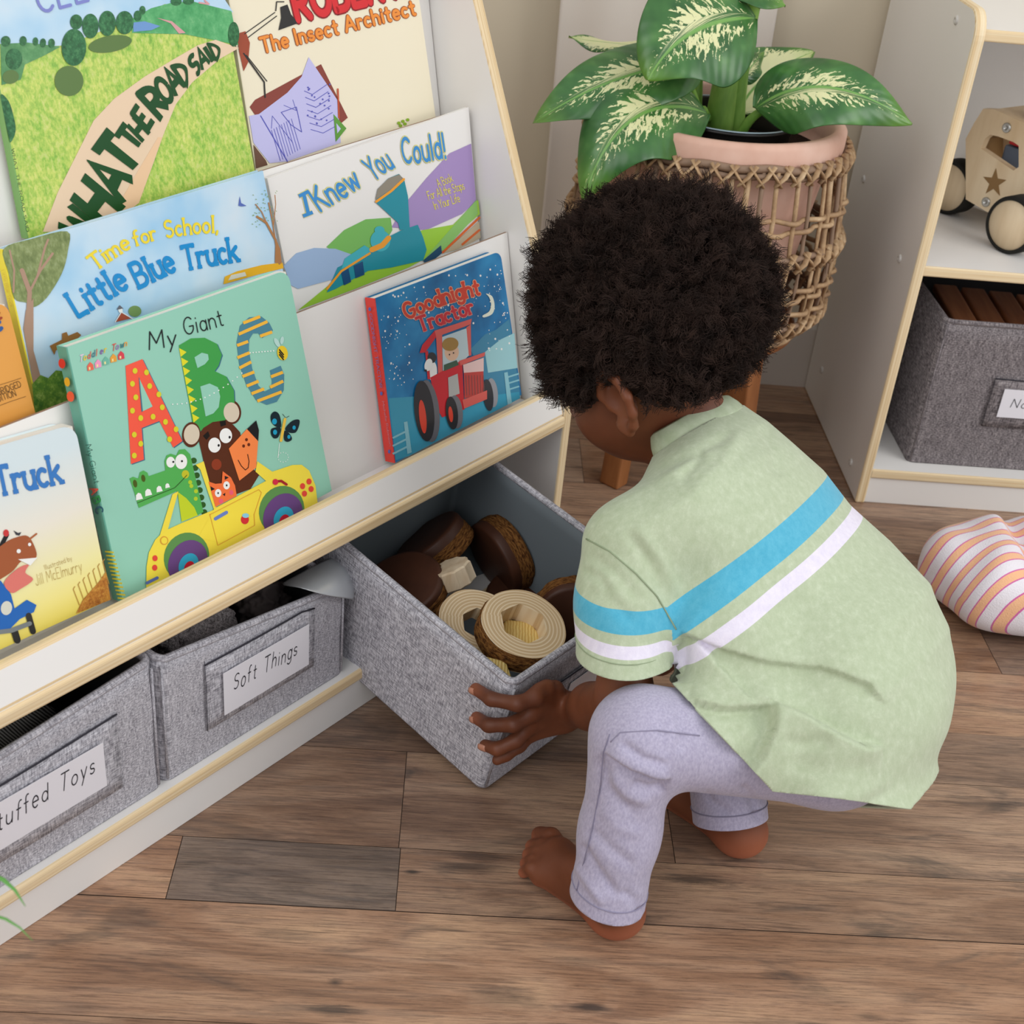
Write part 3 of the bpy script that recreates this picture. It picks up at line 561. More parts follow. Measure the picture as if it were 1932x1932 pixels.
a.poly(TR, [(1035, 1040), (1110, 1000), (1235, 930), (1250, 1240), (1110, 1290), (1075, 1230)], 4); a.poly(TP, [(1215, 935), (1380, 880), (1375, 905), (1225, 965)], 5); a.poly(F('ecc9c4'), [(1240, 960), (1370, 915), (1370, 1000), (1245, 1010)], 5); a.poly(F('c3423c'), [(1245, 1010), (1368, 1000), (1372, 1140), (1250, 1170)], 5)
for q in range(7): x = 1258 + q * 18; a.line(F('8f4a48'), [(x, 1025), (x + 5, 1150)], 5, 6, False)
a.poly(F('b8b8b4'), [(1145, 1040), (1205, 1015), (1218, 1140), (1150, 1165)], 6); a.poly(TP, [(1235, 1180), (1390, 1120), (1390, 1175), (1245, 1235)], 6)
a.ell(F('6a6a70'), 1025, 1250, 66, 196, -6, 5); a.ell(F('2a2a2e'), 995, 1250, 62, 192, -6, 6); a.ell(F('e0452f'), 985, 1285, 22, 106, -6, 7)
a.ell(F('74747a'), 1195, 1255, 42, 105, -6, 6); a.ell(F('26262a'), 1168, 1262, 38, 104, -6, 7); a.ell(F('e0452f'), 1160, 1270, 14, 50, -6, 8); a.ell(F('9a9aa0'), 1425, 1135, 34, 92, -6, 5); a.ell(F('34343a'), 1398, 1150, 32, 100, -6, 6)
for x, y, d_ in [(870, 1320, 1), (1500, 1010, 0)]: a.poly(F('8fc6d2'), [(x, y), (x + 22, y - 5), (x + 50, y + 190), (x + 22, y + 200)], 3)
for q in range(3): a.line(F('8fc6d2'), [(800, 1420 + q * 50), (900, 1370 + q * 50)], 12, 3, False); a.line(F('8fc6d2'), [(1515, 1040 + q * 40), (1595, 1015 + q * 40)], 10, 3, False)
a.spine.frame(500, 400, k); a.spine.text(F('8a6a9a'), 'GOODNIGHT TRACTOR', (656, 640), (722, 1105), 17, .15, 2); a.spine.text(F('c97a86'), 'Michelle Robinson', (738, 1190), (785, 1470), 13, .12, 2)
for x, y in [(660, 610), (733, 1140), (782, 1505)]: a.spine.ell(F('5a62b0'), x, y, 8, 12, 0, 2)
done(a)
# ---- left board book: cream to yellow with blue lettering
grad = mat('print_cream_yellow', 'f3ecc4', .35, .4); t = NT(grad); sp = t.n('ShaderNodeSeparateXYZ'); t.l(t.obj(), sp.inputs[0]); t.col(t.ramp(t.math('ADD', t.math('MULTIPLY', sp.outputs[2], 5.8), .1), [(.1, 'f0dc62'), (.35, 'f4ecaa'), (.62, 'efe9da'), (.95, 'd8e6ea')]))
a = book('board_book', 'cream and yellow board book with blue truck lettering, left end of lowest tray', T1, [(-330, 935), (141, 800), (208, 1131), (-250, 1340)], .019, grad, F('d8a83a'), r=.013)
a.frame(0, 780, .3313); a.text(F('3a7cc4'), 'Truck', (-10, 465), (352, 390), 155, .19, 3, serif=.14, gap=.2)
SC = F('b99a52'); a.text(SC, 'Illustrated by', (255, 890), (410, 835), 28, .07, 3); a.text(SC, 'Jill McElmurry', (205, 980), (468, 895), 62, .055, 3, lean=.12)
a.poly(F('a55a34'), bez([(-60, 820), (20, 740), (90, 705), (160, 700), (205, 790), (190, 830), (120, 840), (60, 905), (-60, 960)], 4), 3); a.line(F('b0643a'), [(160, 720), (205, 685)], 10, 3); a.ell(WH, 165, 745, 9, 10, 0, 4); a.ell(WH, 103, 783, 12, 12, 0, 4); a.poly(WH, [(100, 830), (210, 820), (170, 865)], 4)
a.line(BK, [(-10, 780), (22, 720), (38, 690)], 24, 3); a.ell(F('cf3a3a'), 32, 680, 16, 20, 0, 4); a.poly(F('3a3a42'), [(75, 665), (100, 680), (120, 675), (108, 695), (90, 692)], 3)
a.poly(F('e07a70'), bez([(20, 960), (100, 880), (160, 860), (140, 905), (185, 945), (110, 1000), (60, 1020)], 4), 5)
a.poly(F('1f66b8'), [(-60, 960), (0, 950), (60, 1030), (80, 1110), (150, 1060), (205, 1090), (190, 1130), (110, 1170), (40, 1240), (-60, 1260)], 4); a.ell(F('d8d8cc'), 33, 1107, 32, 40, 10, 5); a.line(F('7c8286'), [(-60, 1250), (60, 1235), (165, 1195)], 26, 5); a.line(F('2e2e30'), [(160, 1150), (185, 1240)], 34, 4); a.line(F('2e2e30'), [(80, 1240), (95, 1290)], 40, 4)
a.poly(speck('print_thicket', '6a3412', 'a8652a', 'c98a3a', 'e0b45a', 300), [(430, 1140), (470, 1060), (560, 960), (600, 900), (628, 1060)], 3)
for q in range(7): x = 420 + q * 28; a.line(F('b88a3a'), [(x + 30, 1090 - q * 20), (x - 5, 1000 - q * 26), (x + 4, 985 - q * 26)], 4, 3)
done(a)
# ---- second tier
T2 = (.1215, .35, 12)
skyb = mat('print_pale_sky', 'b9d9ee', .35, .4); t = NT(skyb); t.col(t.ramp(t.noise(t.obj(), 14, 3, .5), [(.3, '9fcdec'), (.55, 'c5dff0'), (.75, 'd6e4ee')]))
a = book('picture_book', 'wide pale-blue hardback with yellow School lettering and a leafy tree on the left', T2, [(6, 470), (496, 322), (536, 520), (80, 800)], .010, skyb, F('f0df3a'), hard=True)
a.c = a.c; a.frame(0, 400, .2899)
a.text(F('f4dc3c'), 'Time', (625, 380), (850, 230), 105, .17, 3, serif=.12, arc=4); a.text(F('f4dc3c'), 'for', (880, 220), (1020, 175), 95, .17, 3, serif=.12); a.text(F('f4dc3c'), 'School,', (1080, 165), (1415, 130), 105, .17, 3, serif=.12, arc=6)
a.text(F('1f8fd0'), 'Little', (510, 680), (835, 485), 165, .19, 4, serif=.14, arc=0); a.text(F('1f8fd0'), 'Blue', (905, 490), (1145, 375), 160, .19, 4, serif=.14); a.text(F('1f8fd0'), 'Truck', (1205, 375), (1550, 315), 150, .19, 4, serif=.14, arc=2)
leaf = speck('print_foliage', '5a6a3a', '6f7f4a', '8c9a62', 'a9b486', 260, (1, 1, .5))
a.poly(leaf, bez([(20, 240), (200, 175), (435, 125), (440, 250), (400, 400), (300, 560), (215, 620), (170, 590), (90, 560), (55, 400)], 4), 2)
TK = F('b08e78')
for pts, w_ in [([(180, 700), (190, 520), (140, 380)], 30), ([(190, 520), (260, 380), (340, 270)], 16), ([(240, 420), (290, 230), (310, 180)], 14), ([(85, 520), (90, 380), (60, 250)], 12)]: a.line(TK, pts, w_, 3)
a.poly(TK, [(165, 640), (215, 560), (215, 900), (275, 1120), (300, 1240), (230, 1200), (150, 760)], 3)
a.poly(speck('print_meadow', '2f5a22', '4a7a2c', '7fa03a', 'b5c96a', 200), [(205, 1120), (260, 1060), (310, 1080), (360, 1030), (470, 1040), (470, 1300), (225, 1330)], 4)
a.poly(F('9a6a34'), [(320, 870), (400, 830), (400, 790), (430, 780), (440, 805), (500, 780), (525, 800), (500, 825), (360, 900), (350, 930)], 4)
a.poly(F('b5553a'), [(750, 715), (785, 655), (855, 690)], 4); a.line(WH, [(745, 715), (785, 650), (860, 695)], 6, 5); a.ell(F('7c9a5a'), 875, 645, 42, 36, 0, 3); a.poly(F('6a6a72'), [(755, 635), (775, 605), (800, 628)], 4); a.poly(WH, [(765, 635), (792, 628), (795, 650), (772, 655)], 4)
a.poly(F('eeb52c'), [(1450, 470), (1460, 420), (1540, 385), (1700, 345), (1835, 328), (1842, 365), (1700, 400)], 4); a.poly(F('e0dccb'), [(1480, 445), (1500, 410), (1590, 390), (1600, 415)], 5)
BT = F('b07c50'); a.line(BT, [(1815, 335), (1790, 180), (1730, 70), (1670, 30)], 15, 4); a.line(BT, [(1790, 190), (1770, 60), (1745, -60)], 8, 4); a.poly(BT, [(1785, 330), (1830, 335), (1820, 240), (1790, 170)], 4); a.line(BT, [(1740, 90), (1700, 0), (1660, -50)], 7, 4); a.line(BT, [(1775, 90), (1790, -50), (1785, -110)], 6, 4)
for q in range(46): a.ell(F('8fa86a'), 1640 + rs.random() * 165, -140 + rs.random() * 240, 5, 2.5, 40, 4, 8)
a.frame(0, 0, .2588); a.poly(F('5a70b8'), [(1735, 1500), (1745, 1430), (1755, 1480), (1795, 1500), (1760, 1505)], 3)
a.spine.frame(0, 400, .2899); a.spine.text(F('d8b72a'), 'Little Blue Truck', (10, 380), (70, 620), 20, .1, 2)
done(a)
a = book('picture_book', 'white paperback with blue lettering above a plain teal train engine', (.128, .35, 12), [(506, 336), (884, 202), (906, 470), (560, 600)], .005, F('ebe8e4'), F('e6e2dc'))
a.frame(400, 0, .3364)
IB = F('3f8fd0'); IO = F('d8d48a')
for x0_, y0_, x1_, y1_ in ((485, 1100, 535, 1075), (508, 1212, 562, 1190), (512, 1090, 538, 1200)): a.line(IO, [(x0_, y0_), (x1_, y1_)], 27, 3, False); a.line(IB, [(x0_, y0_), (x1_, y1_)], 20, 4, False)
for tx, p, q_, h in [ ('Know', (610, 1185), (835, 1040), 130), ('You', (905, 1010), (1020, 935), 125), ('Could!', (1075, 920), (1310, 880), 135)]:
    tx = tx.replace('Know', 'Knew'); a.text(IB, tx, p, q_, h, .16, 4, gap=.22, wob=.1, outline=IO)
a.poly(F('a58cc0'), [(1005, 1275), (1100, 1120), (1200, 1000), (1330, 860), (1452, 805), (1480, 1130), (1400, 1200), (1200, 1290)], 2); a.poly(F('78b95c'), [(640, 1385), (740, 1290), (860, 1230), (1000, 1220), (1010, 1290), (900, 1480), (700, 1420)], 2)
a.poly(F('9db7d8'), [(400, 1490), (470, 1420), (570, 1390), (690, 1395), (790, 1430), (700, 1560), (480, 1620), (440, 1600)], 3)
a.poly(F('9ccc3c'), [(480, 1740), (700, 1560), (900, 1400), (1180, 1290), (1350, 1260), (1490, 1120), (1500, 1200), (1250, 1420), (1100, 1500), (800, 1620)], 3); a.poly(F('8cc06a'), [(1180, 1460), (1480, 1120), (1488, 1200), (1300, 1400)], 4)
a.poly(F('bfae92'), [(1290, 1420), (1495, 1240), (1502, 1335), (1370, 1400)], 5); a.line(F('d8662c'), [(1290, 1415), (1495, 1220)], 12, 6); a.line(F('d8662c'), [(1400, 1370), (1495, 1290)], 12, 6)
a.text(F('e8dc5a'), 'A Book', (1268, 1050), (1350, 1015), 46, .11, 4); a.text(F('e8dc5a'), 'For All the Stops', (1213, 1120), (1415, 1060), 46, .11, 4, gap=.12); a.text(F('e8dc5a'), 'In Your Life', (1248, 1175), (1390, 1130), 46, .11, 4, gap=.12)
TE = F('1f8fa0'); TL_ = F('3fb0bc'); OR = F('f0a02c')
a.poly(TE, [(915, 1135), (930, 1065), (985, 1000), (1045, 975), (1075, 1010), (1095, 1100), (1105, 1280), (1050, 1290), (1040, 1250)], 5); a.poly(F('8f8778'), [(912, 1120), (925, 1060), (985, 1000), (1045, 978), (1068, 1000), (1000, 1060)], 6); a.line(OR, [(916, 1130), (1000, 1070), (1070, 1005)], 14, 7)
a.poly(TE, [(980, 1330), (1060, 1290), (1150, 1260), (1180, 1330), (1200, 1400), (1180, 1460), (1000, 1500), (860, 1520), (880, 1420)], 5); a.ell(TL_, 940, 1350, 56, 60, 0, 6); a.line(OR, [(892, 1400), (950, 1375), (985, 1335)], 30, 7); a.ell(TL_, 935, 1290, 28, 22, 0, 6)
a.poly(TL_, [(740, 1450), (850, 1375), (890, 1400), (880, 1430), (720, 1510)], 6); a.poly(TE, [(700, 1500), (880, 1410), (905, 1500), (690, 1620), (640, 1640)], 5); a.line(OR, [(640, 1620), (720, 1520), (880, 1420)], 12, 7)
a.poly(F('124a78'), [(720, 1530), (760, 1505), (775, 1580), (735, 1600)], 7); a.poly(F('124a78'), [(790, 1490), (840, 1465), (850, 1540), (800, 1560)], 7); a.poly(F('1f4a6a'), [(1180, 1460), (1280, 1375), (1285, 1420), (1200, 1490)], 6)
done(a)
ora = mat('print_orange', 'e6a24c', .35, .4)
a = book('board_book', 'orange board book with rounded corner peeking in at the far left of the middle tier', (.108, .35, 12), [(-330, 640), (13, 570), (69, 788), (-260, 890)], .012, ora, F('d08a34'), r=.010)
a.frame(0, 400, .2899); a.text(F('4a3418'), 'BRIDGED', (-10, 1190), (138, 1135), 40, .1, 3); a.text(F('4a3418'), 'DITION', (-10, 1235), (105, 1195), 40, .1, 3); a.line(F('6a4a20'), [(-20, 1130), (60, 1105), (135, 1080)], 3, 3); a.line(F('6a4a20'), [(-20, 1265), (60, 1235), (165, 1200)], 3, 3)
a.text(F('2a5a9a'), 'c', (-30, 775), (12, 760), 90, .3, 3); a.text(F('a03a20'), 't', (-25, 705), (5, 690), 60, .3, 3)
done(a)
# ---- top tier
grass = speck('print_grass', '5f9a3a', '93c34e', 'cfdc6e', 'e6e29a', 240, (1, 1, .6))
a = book('picture_book', 'large hardback with a green meadow and dark letters running up a sandy road', (.199, .5, 12), [(-60, -150), (396, -150), (482, 330), (54, 450)], .009, grass, F('7fae62'), hard=True)
a.frame(0, 0, .2588)
a.poly(skyb, [(-150, -560), (1540, -560), (1640, 0), (1700, 90), (1400, 30), (1200, 30), (1000, 120), (480, 330), (400, 335), (0, 320)], 1)
a.poly(speck('print_hill', '2f8a50', '48a060', '62b474', '86c88c', 90), [(960, 140), (1100, 60), (1250, 20), (1400, 10), (1685, 80), (1735, 330), (1600, 300), (1350, 250), (960, 240)], 2)
a.poly(speck('print_far_hill', '3f7a4a', '4f8a55', '5f9a62', '7fb07a', 90), [(0, 320), (200, 310), (440, 340), (330, 400), (180, 470), (150, 580), (10, 620)], 2)
DK = F('0d4a1a'); road = F('ecd0b0')
a.poly(road, [(310, 1690), (420, 1400), (560, 1120), (680, 880), (830, 720), (1050, 560), (1250, 440), (1440, 330), (1570, 290), (1740, 350), (1600, 430), (1400, 600), (1280, 760), (1190, 980), (1120, 1180), (1010, 1480), (900, 1560), (520, 1690)], 2)
a.poly(F('f0c9a0'), [(900, 1560), (1010, 1480), (1180, 1000), (1150, 1000), (1000, 1250), (800, 1600)], 3)
tree = speck('print_tree', '12321c', '1f5a30', '37794a', '5a9a62', 260)
shd = F('5c7a3f')
for cx, cy, rx, ry in [(500, 590, 105, 110), (800, 320, 160, 60), (75, 560, 60, 50)]: a.ell(shd, cx, cy, rx, ry, -10, 3)
for cx, cy, rx, ry in [(535, 345, 90, 135), (552, 160, 45, 55), (655, 190, 60, 90), (778, 170, 62, 92), (905, 165, 65, 85), (1000, 115, 28, 38), (1035, 75, 22, 32), (38, 300, 35, 38), (165, 298, 26, 35), (255, 302, 20, 30), (310, 312, 22, 32), (372, 315, 24, 34), (98, 430, 60, 76), (1700, 250, 40, 90), (1280, 10, 40, 30), (1370, 8, 40, 25)]: a.ell(tree, cx, cy, rx, ry, 0, 4)
a.poly(tree, bez([(0, 700), (60, 740), (95, 850), (110, 950), (80, 1030), (60, 1000)], 4), 4)
a.poly(F('6f9ad0'), [(965, 165), (1050, 155), (1165, 190), (1100, 220), (970, 232)], 3); a.poly(F('d8a0a0'), [(1140, 130), (1250, 155), (1350, 240), (1300, 245), (1240, 170)], 3); a.line(F('d8a0a0'), [(1450, 20), (1520, 30), (1490, 5)], 12, 3)
L = [('W', (700, 1800), (780, 1670), (505, 1495), (420, 1640)), ('H', (780, 1650), (890, 1530), (600, 1290), (520, 1430)), ('A', (895, 1480), (962, 1310), (690, 1165), (635, 1215)), ('T', (930, 1275), (1040, 1160), (805, 955), (690, 1110)), ('T', (990, 1100), (1040, 1020), (910, 900), (845, 1000)), ('H', (1040, 1030), (1085, 975), (965, 850), (925, 912)), ('E', (1072, 940), (1110, 875), (1000, 765), (960, 830)),
     ('R', (1175, 870), (1225, 770), (1100, 620), (1010, 690)), ('O', (1215, 765), (1265, 690), (1165, 550), (1115, 620)), ('A', (1280, 700), (1340, 625), (1220, 490), (1190, 520)), ('D', (1350, 630), (1370, 560), (1335, 460), (1255, 490)), ('S', (1430, 555), (1455, 505), (1410, 385), (1365, 440)), ('A', (1472, 510), (1525, 460), (1455, 345), (1430, 365)), ('I', (1540, 455), (1558, 440), (1495, 335), (1475, 350)), ('D', (1570, 440), (1605, 390), (1580, 325), (1515, 325))]
for ch, *q in L: a.quadletter(DK, ch, q, .27 if ch not in 'I' else .12, 5)
a.text(F('7f86cc'), 'CLEO', (290, 95), (800, -40), 190, .13, 4, gap=.28)
a.spine.frame(0, 0, .2588); a.spine.text(F('3f5a34'), 'WHAT THE ROAD SAID', (85, 1085), (195, 1690), 22, .12, 2)
done(a)
a = book('picture_book', 'cream hardback with red and orange lettering, a desk lamp and lilac drawings', (.202, .5, 12), [(410, -150), (770, -150), (826, 250), (489, 350)], .007, F('f1e7cc'), F('e6dcc0'), hard=True)
a.frame(400, 0, .3364)
a.text(F('d92b30'), 'ROBERTO', (480, 110), (1180, -60), 170, .26, 4, gap=.24, outline=F('8f1a20')); a.text(F('f0923a'), 'The Insect Architect', (285, 295), (1140, 80), 82, .2, 4, gap=.26, outline=F('a8562a'))
MR = F('8a4034'); a.poly(MR, [(210, 600), (240, 560), (610, 360), (700, 540), (760, 660), (520, 860), (250, 660)], 2)
LV = F('c3c0ea'); LB = F('5a5cb8'); a.poly(LV, [(205, 650), (260, 640), (420, 520), (500, 430), (540, 320), (700, 560), (720, 800), (420, 905), (320, 915), (230, 800)], 3)
a.poly(F('6a4a38'), [(230, 810), (300, 900), (310, 925), (245, 945)], 3)
for q in range(7): y = 480 + q * 36; a.line(LB, [(515 + q * 6, y + 30), (560 + q * 10, y + 50), (640 + q * 8, y - 5 + q * 3)], 3.5, 4)
for q in range(9): x = 330 + q * 14; a.line(LB, [(x, 730 - q * 8), (x + 50, 900 - q * 8)], 3, 4)
a.line(LB, [(330, 720), (335, 650), (450, 800)], 3, 4); a.line(LB, [(385, 630), (470, 600), (500, 740), (440, 700), (385, 630)], 4, 4); a.line(LB, [(270, 650), (420, 905)], 6, 4); a.line(LB, [(450, 560), (470, 620), (400, 590)], 3, 4)
for q in range(22): a.ell(LB, 530 + rs.random() * 130, 470 + rs.random() * 230, 5, 5, 0, 5, 8)
LM = F('2a2826'); a.line(LM, [(180, 190), (350, 70)], 5, 4); a.line(LM, [(200, 210), (360, 90)], 5, 4); a.line(LM, [(175, 300), (290, 460), (295, 545)], 8, 4); a.line(LM, [(190, 310), (305, 455)], 5, 4); a.poly(LM, [(370, 170), (385, 100), (380, 40), (420, 25), (440, 80), (480, 130)], 4); a.line(LM, [(355, 60), (360, 10), (400, 10)], 6, 4)
a.poly(F('a0482c'), [(135, 190), (185, 175), (210, 240), (200, 350), (175, 400), (150, 290)], 3)
a.poly(F('5f9a3a'), [(678, 640), (750, 720), (690, 795)], 5); a.poly(LV, [(692, 690), (718, 722), (698, 748)], 6); a.line(F('c0502c'), [(702, 500), (708, 660)], 9, 5)
for x, y in [(1045, 690), (1068, 680), (1095, 672), (1055, 705), (1080, 695)]: a.ell(F('8ab02c'), x, y, 10, 9, 0, 4, 10)
done(a)
# ================================================================ FABRIC BINS
def rloop(W_, D_, r, k, n=6, x0=0., y0=0.):
    pts = []
    for cx, cy, a0 in ((W_ - r, r, -90), (W_ - r, D_ - r, 0), (r, D_ - r, 90), (r, r, 180)):
        for q in range(n + 1): a = math.radians(a0 + 90 * q / n); pts.append((x0 + cx + r * math.cos(a), y0 + cy + r * math.sin(a), k))
    return pts
def make_bin(name, label, o, ei, ej, ek, W_, D_, H_, outer, inner, text=None, card=None, patch=None, group=None, sag=0, tseed=0, rough=False):
    """o = front-left-bottom corner; ei right, ej inwards, ek up"""
    o, ei, ej, ek = (np.array(x, float) for x in (o, ei, ej, ek)); rnd = random.Random(tseed)
    L = lambda x, y, z: o + ei * x + ej * y + ek * z
    root = empty(name, L(W_ / 2, D_ / 2, 0), label, 'storage bin', group); r = .010; t = .006
    def sagz(x, y):
        if callable(sag): return sag(x / W_) if y < D_ * .3 else 0
        return -sag * math.sin(math.pi * min(max(x / W_, 0), 1)) if y < D_ * .2 else -sag * .4 * math.sin(math.pi * min(max(y / D_, 0), 1))
    b = MB(); ks = [0, .002] + [H_ * q / 8 for q in range(1, 9)]
    def sheet(loopf, ks, mi, flip, k0=None):
        vs = []; uv = []; n = None
        for k in ks:
            lp = loopf(k); n = len(lp); acc = 0
            for q, (x, y, z) in enumerate(lp):
                if q: acc += math.hypot(x - lp[q - 1][0], y - lp[q - 1][1])
                bow = .0035 * math.sin(math.pi * z / H_) * (math.sin(math.pi * x / W_) if (y < .02 or y > D_ - .02) else math.sin(math.pi * y / D_)) + .0006 * math.sin(z * 60 + x * 33 + y * 21)
                sx = 0; sy = 0
                if y < .012: sy = -bow
                elif y > D_ - .012: sy = bow
                if x < .012: sx = -bow * .5
                elif x > W_ - .012: sx = bow * .5
                zz = z + (sagz(x, y) * (z / H_) ** 3 if z > 0 else 0)
                vs.append(L(x + sx, y + sy, zz)); uv.append((acc, z))
        fs = [[j * n + q, j * n + (q + 1) % n, (j + 1) * n + (q + 1) % n, (j + 1) * n + q] for j in range(len(ks) - 1) for q in range(n)]
        if flip: fs = [f[::-1] for f in fs]
        b.add(vs, fs, mi, uv, True); return vs[:n], vs[-n:]
    bot, top = sheet(lambda k: rloop(W_, D_, r, k), ks, 0, False)
    b.face(bot[::-1], 0, [(0, 0)] * len(bot))
    ibot, itop = sheet(lambda k: rloop(W_ - 2 * t, D_ - 2 * t, r * .7, max(k, .005), x0=t, y0=t), [.005] + ks[2:], 1, True)
    b.face(ibot, 1, [(0, 0)] * len(ibot)); n = len(top)
    b.add(top + itop, [[q, (q + 1) % n, n + (q + 1) % n, n + q] for q in range(n)], 0, [(q * .01, 0) for q in range(n)] + [(q * .01, .006) for q in range(n)], True)
    b.build('body', [outer, inner], root)
    rim = [(np.array(top[q]) + np.array(itop[q])) / 2 for q in range(n)]; b = MB(); b.tube(rim + rim[:2], .0042, 8, 0, False); b.build('rim', [outer], root)
    # seams: vertical piping near the front corners
    for x in (.004, W_ - .004):
        b = MB(); b.tube([L(x, -.0002, .004), L(x, -.0006, H_ * .5), L(x, -.0006, H_ - .006 + sagz(x, 0))], .0014, 6); b.build('corner_piping', [outer], root)
    bowf = lambda x, z: .0035 * math.sin(math.pi * z / H_) * math.sin(math.pi * x / W_)
    if patch:
        x0, x1, z0, z1 = patch; b = MB(); nx, nz = 12, 6; vs = []; uv = []
        for j in range(nz + 1):
            for i in range(nx + 1): x = x0 + (x1 - x0) * i / nx; z = z0 + (z1 - z0) * j / nz; vs.append(L(x, -bowf(x, z) - .0006, z + sagz(x, 0) * (z / H_) ** 3)); uv.append((x + .013, z + .007))
        fs = [[j * (nx + 1) + i, j * (nx + 1) + i + 1, (j + 1) * (nx + 1) + i + 1, (j + 1) * (nx + 1) + i] for j in range(nz) for i in range(nx)]
        b.add(vs, fs, 0, uv, True); b.build('label_pocket', [outer], root, solid=.0006)
        b = MB()
        for A_, B_, nm_ in (((x0, z1), (x1, z1), 'pocket_slit'), ((x0, z0), (x0, z1), 'pocket_seam')):
            b = MB()
            pts = [L(A_[0] + (B_[0] - A_[0]) * q / 8, -bowf(A_[0] + (B_[0] - A_[0]) * q / 8, A_[1] + (B_[1] - A_[1]) * q / 8) - .0016, A_[1] + (B_[1] - A_[1]) * q / 8 + sagz(A_[0] + (B_[0] - A_[0]) * q / 8, 0) * (A_[1] / H_) ** 3) for q in range(9)]
            b.tube(pts, .0009 if A_[1] == B_[1] else .0003, 6)
            b.build(nm_, [BLACKGAP], root)
    if card:
        x0, x1, z0, z1 = card; xm, zm = (x0 + x1) / 2, (z0 + z1) / 2; off = bowf(xm, zm) + .0030
        b = MB(); b.prism([L(x0, -off, z0), L(x1, -off, z0), L(x1, -off, z1), L(x0, -off, z1)], -ej * .0006, 0, 0); cardo = b.build('label_card', [CARD], root)
        if text:
            art = Art(L(0, -off - .0007, 0), -ej); pts = []
            def P2(gx, gz): return L(gx, -off - .0007, gz)
            art.P = lambda x, y, lift: P2(x, y) - ej * lift
            tx, x_a, z_a, x_b, z_b, h = text
            xs = []; x = 0
            for ch in tx:
                if ch == ' ': x += .75; continue
                xs.append((ch, x)); x += GL[ch][0] + .34
            sc_ = (x_b - x_a) / (x - .34)
            for ch, gx0 in xs:
                jz = (rnd.random() - .5) * .12; sl = .22 + (rnd.random() - .5) * .12; sv = 1 + (rnd.random() - .5) * .15
                def f(gx, gy, gx0=gx0): return (x_a + (gx0 + gx + gy * sl) * sc_, z_a + (z_b - z_a) * (gx0 * sc_) / (x_b - x_a) + (gy * sv + jz) * h)
                art.glyph(INK, ch, f, .075, 1)
            art.mb.build('handwriting', [INK], cardo)
    return root, L
BW, BD, BH = .2485, .31, .165
make_bin('fabric_bin', 'grey woven bin tagged Stuffed Toys, at the left end under the shelf', SW(-.5565, .012, .0595), U, N, ZZ, BW, BD, .156, GRAYFAB, DARKFAB_IN, ('Stuffed Toys', .060, .072, .170, .074, .020), (.050, .182, .049, .101), (.03, .202, .03, .123), 'fabric bins in the bookshelf', lambda x: -.022 * (1 - x) - .002, 1)
make_bin('fabric_bin', 'grey woven bin tagged Soft Things, pushed fully into the bookshelf', SW(-.305, .012, .0595), U, N, ZZ, BW, BD, .154, GRAYFAB, DARKFAB_IN, ('Soft Things', .084, .072, .170, .070, .019), (.072, .188, .047, .100), (.053, .200, .036, .124), 'fabric bins in the bookshelf', lambda x: float(np.interp(x, [0, .06, .5, .75, .86, 1], [-.002, -.009, -.013, -.014, -.032, -.040])), 2)
yaw, pit, rol = .839, .181, .035
ey = np.array([math.cos(yaw), math.sin(yaw), 0]); ex = np.array([-math.sin(yaw), math.cos(yaw), 0]); exx = ex * math.cos(pit) + ZZ * math.sin(pit)
up_ = np.cross(ey, exx); ey2 = ey * math.cos(rol) + up_ * math.sin(rol); up2 = np.cross(ey2, exx)
PB = np.array([.063, 1.061, .004])
binC, LC = make_bin('fabric_bin', 'pulled-out grey fabric bin full of wooden slices, tipped towards the floor', PB, ey2, exx, up2, .249, .31, .165, GRAYFAB, LINING, None, None, (.04, .2, .035, .12), 'fabric bins in the bookshelf', .003, 3)
b = MB(); b.prism([LC(.105, -.0052, .05), LC(.19, -.0052, .05), LC(.19, -.0052, .105), LC(.105, -.0052, .105)], -exx * .0005, 0, 0); b.build('label_card', [CARD], binC)
CX0, CY0 = .700, 1.772
make_bin('fabric_bin', 'taupe tweed bin on the bottom shelf of the right cabinet', (CX0, CY0, .0585), (1, 0, 0), (0, 1, 0), (0, 0, 1), .33, .33, .232, DARKFAB, DARKFAB_IN, ('Notes', .128, .108, .185, .108, .014), (.112, .232, .090, .136), (.095, .25, .072, .153), None, .012, 4)

# ================================================================ THINGS IN THE BINS
BARK = mat('bark', '6b4426', .9, .1); t = NT(BARK); c = t.noise(t.uv(), 26, 4, .7, (1.6, 1, 1)); t.col(t.ramp(c, [(.36, '3a2314'), (.48, '7a4e2a'), (.62, 'a9763f'), (.7, '5f3c20')])); t.bump(c, .8, .004)
CHOC = mat('dark_brown_stain', '4a2a1b', .5, .35); t = NT(CHOC); t.col(t.ramp(t.noise(t.obj(), 30, 3), [(.3, '45281b'), (.7, '553222')]))
RING = mat('pale_wood_rings', 'ddc39c', .55, .3)
WAX = mat('yellow_wax', 'e9c978', .45, .4, sss=.1); t = NT(WAX); wv = t.n('ShaderNodeTexWave'); wv.inputs['Scale'].default_value = 95; wv.inputs['Distortion'].default_value = 3; t.l(t.obj(), wv.inputs[0]); t.col(t.ramp(wv.outputs[1], [(.2, 'd9b465'), (.7, 'efd388')])); t.bump(wv.outputs[1], .5, .001)
PALEW = mat('pale_wood', 'd9c3a4', .55, .3); t = NT(PALEW); t.col(t.ramp(t.noise(t.obj(), 60, 3, .6, (1, 1, .1)), [(.3, 'c9ae8c'), (.7, 'e6d4b8')]))
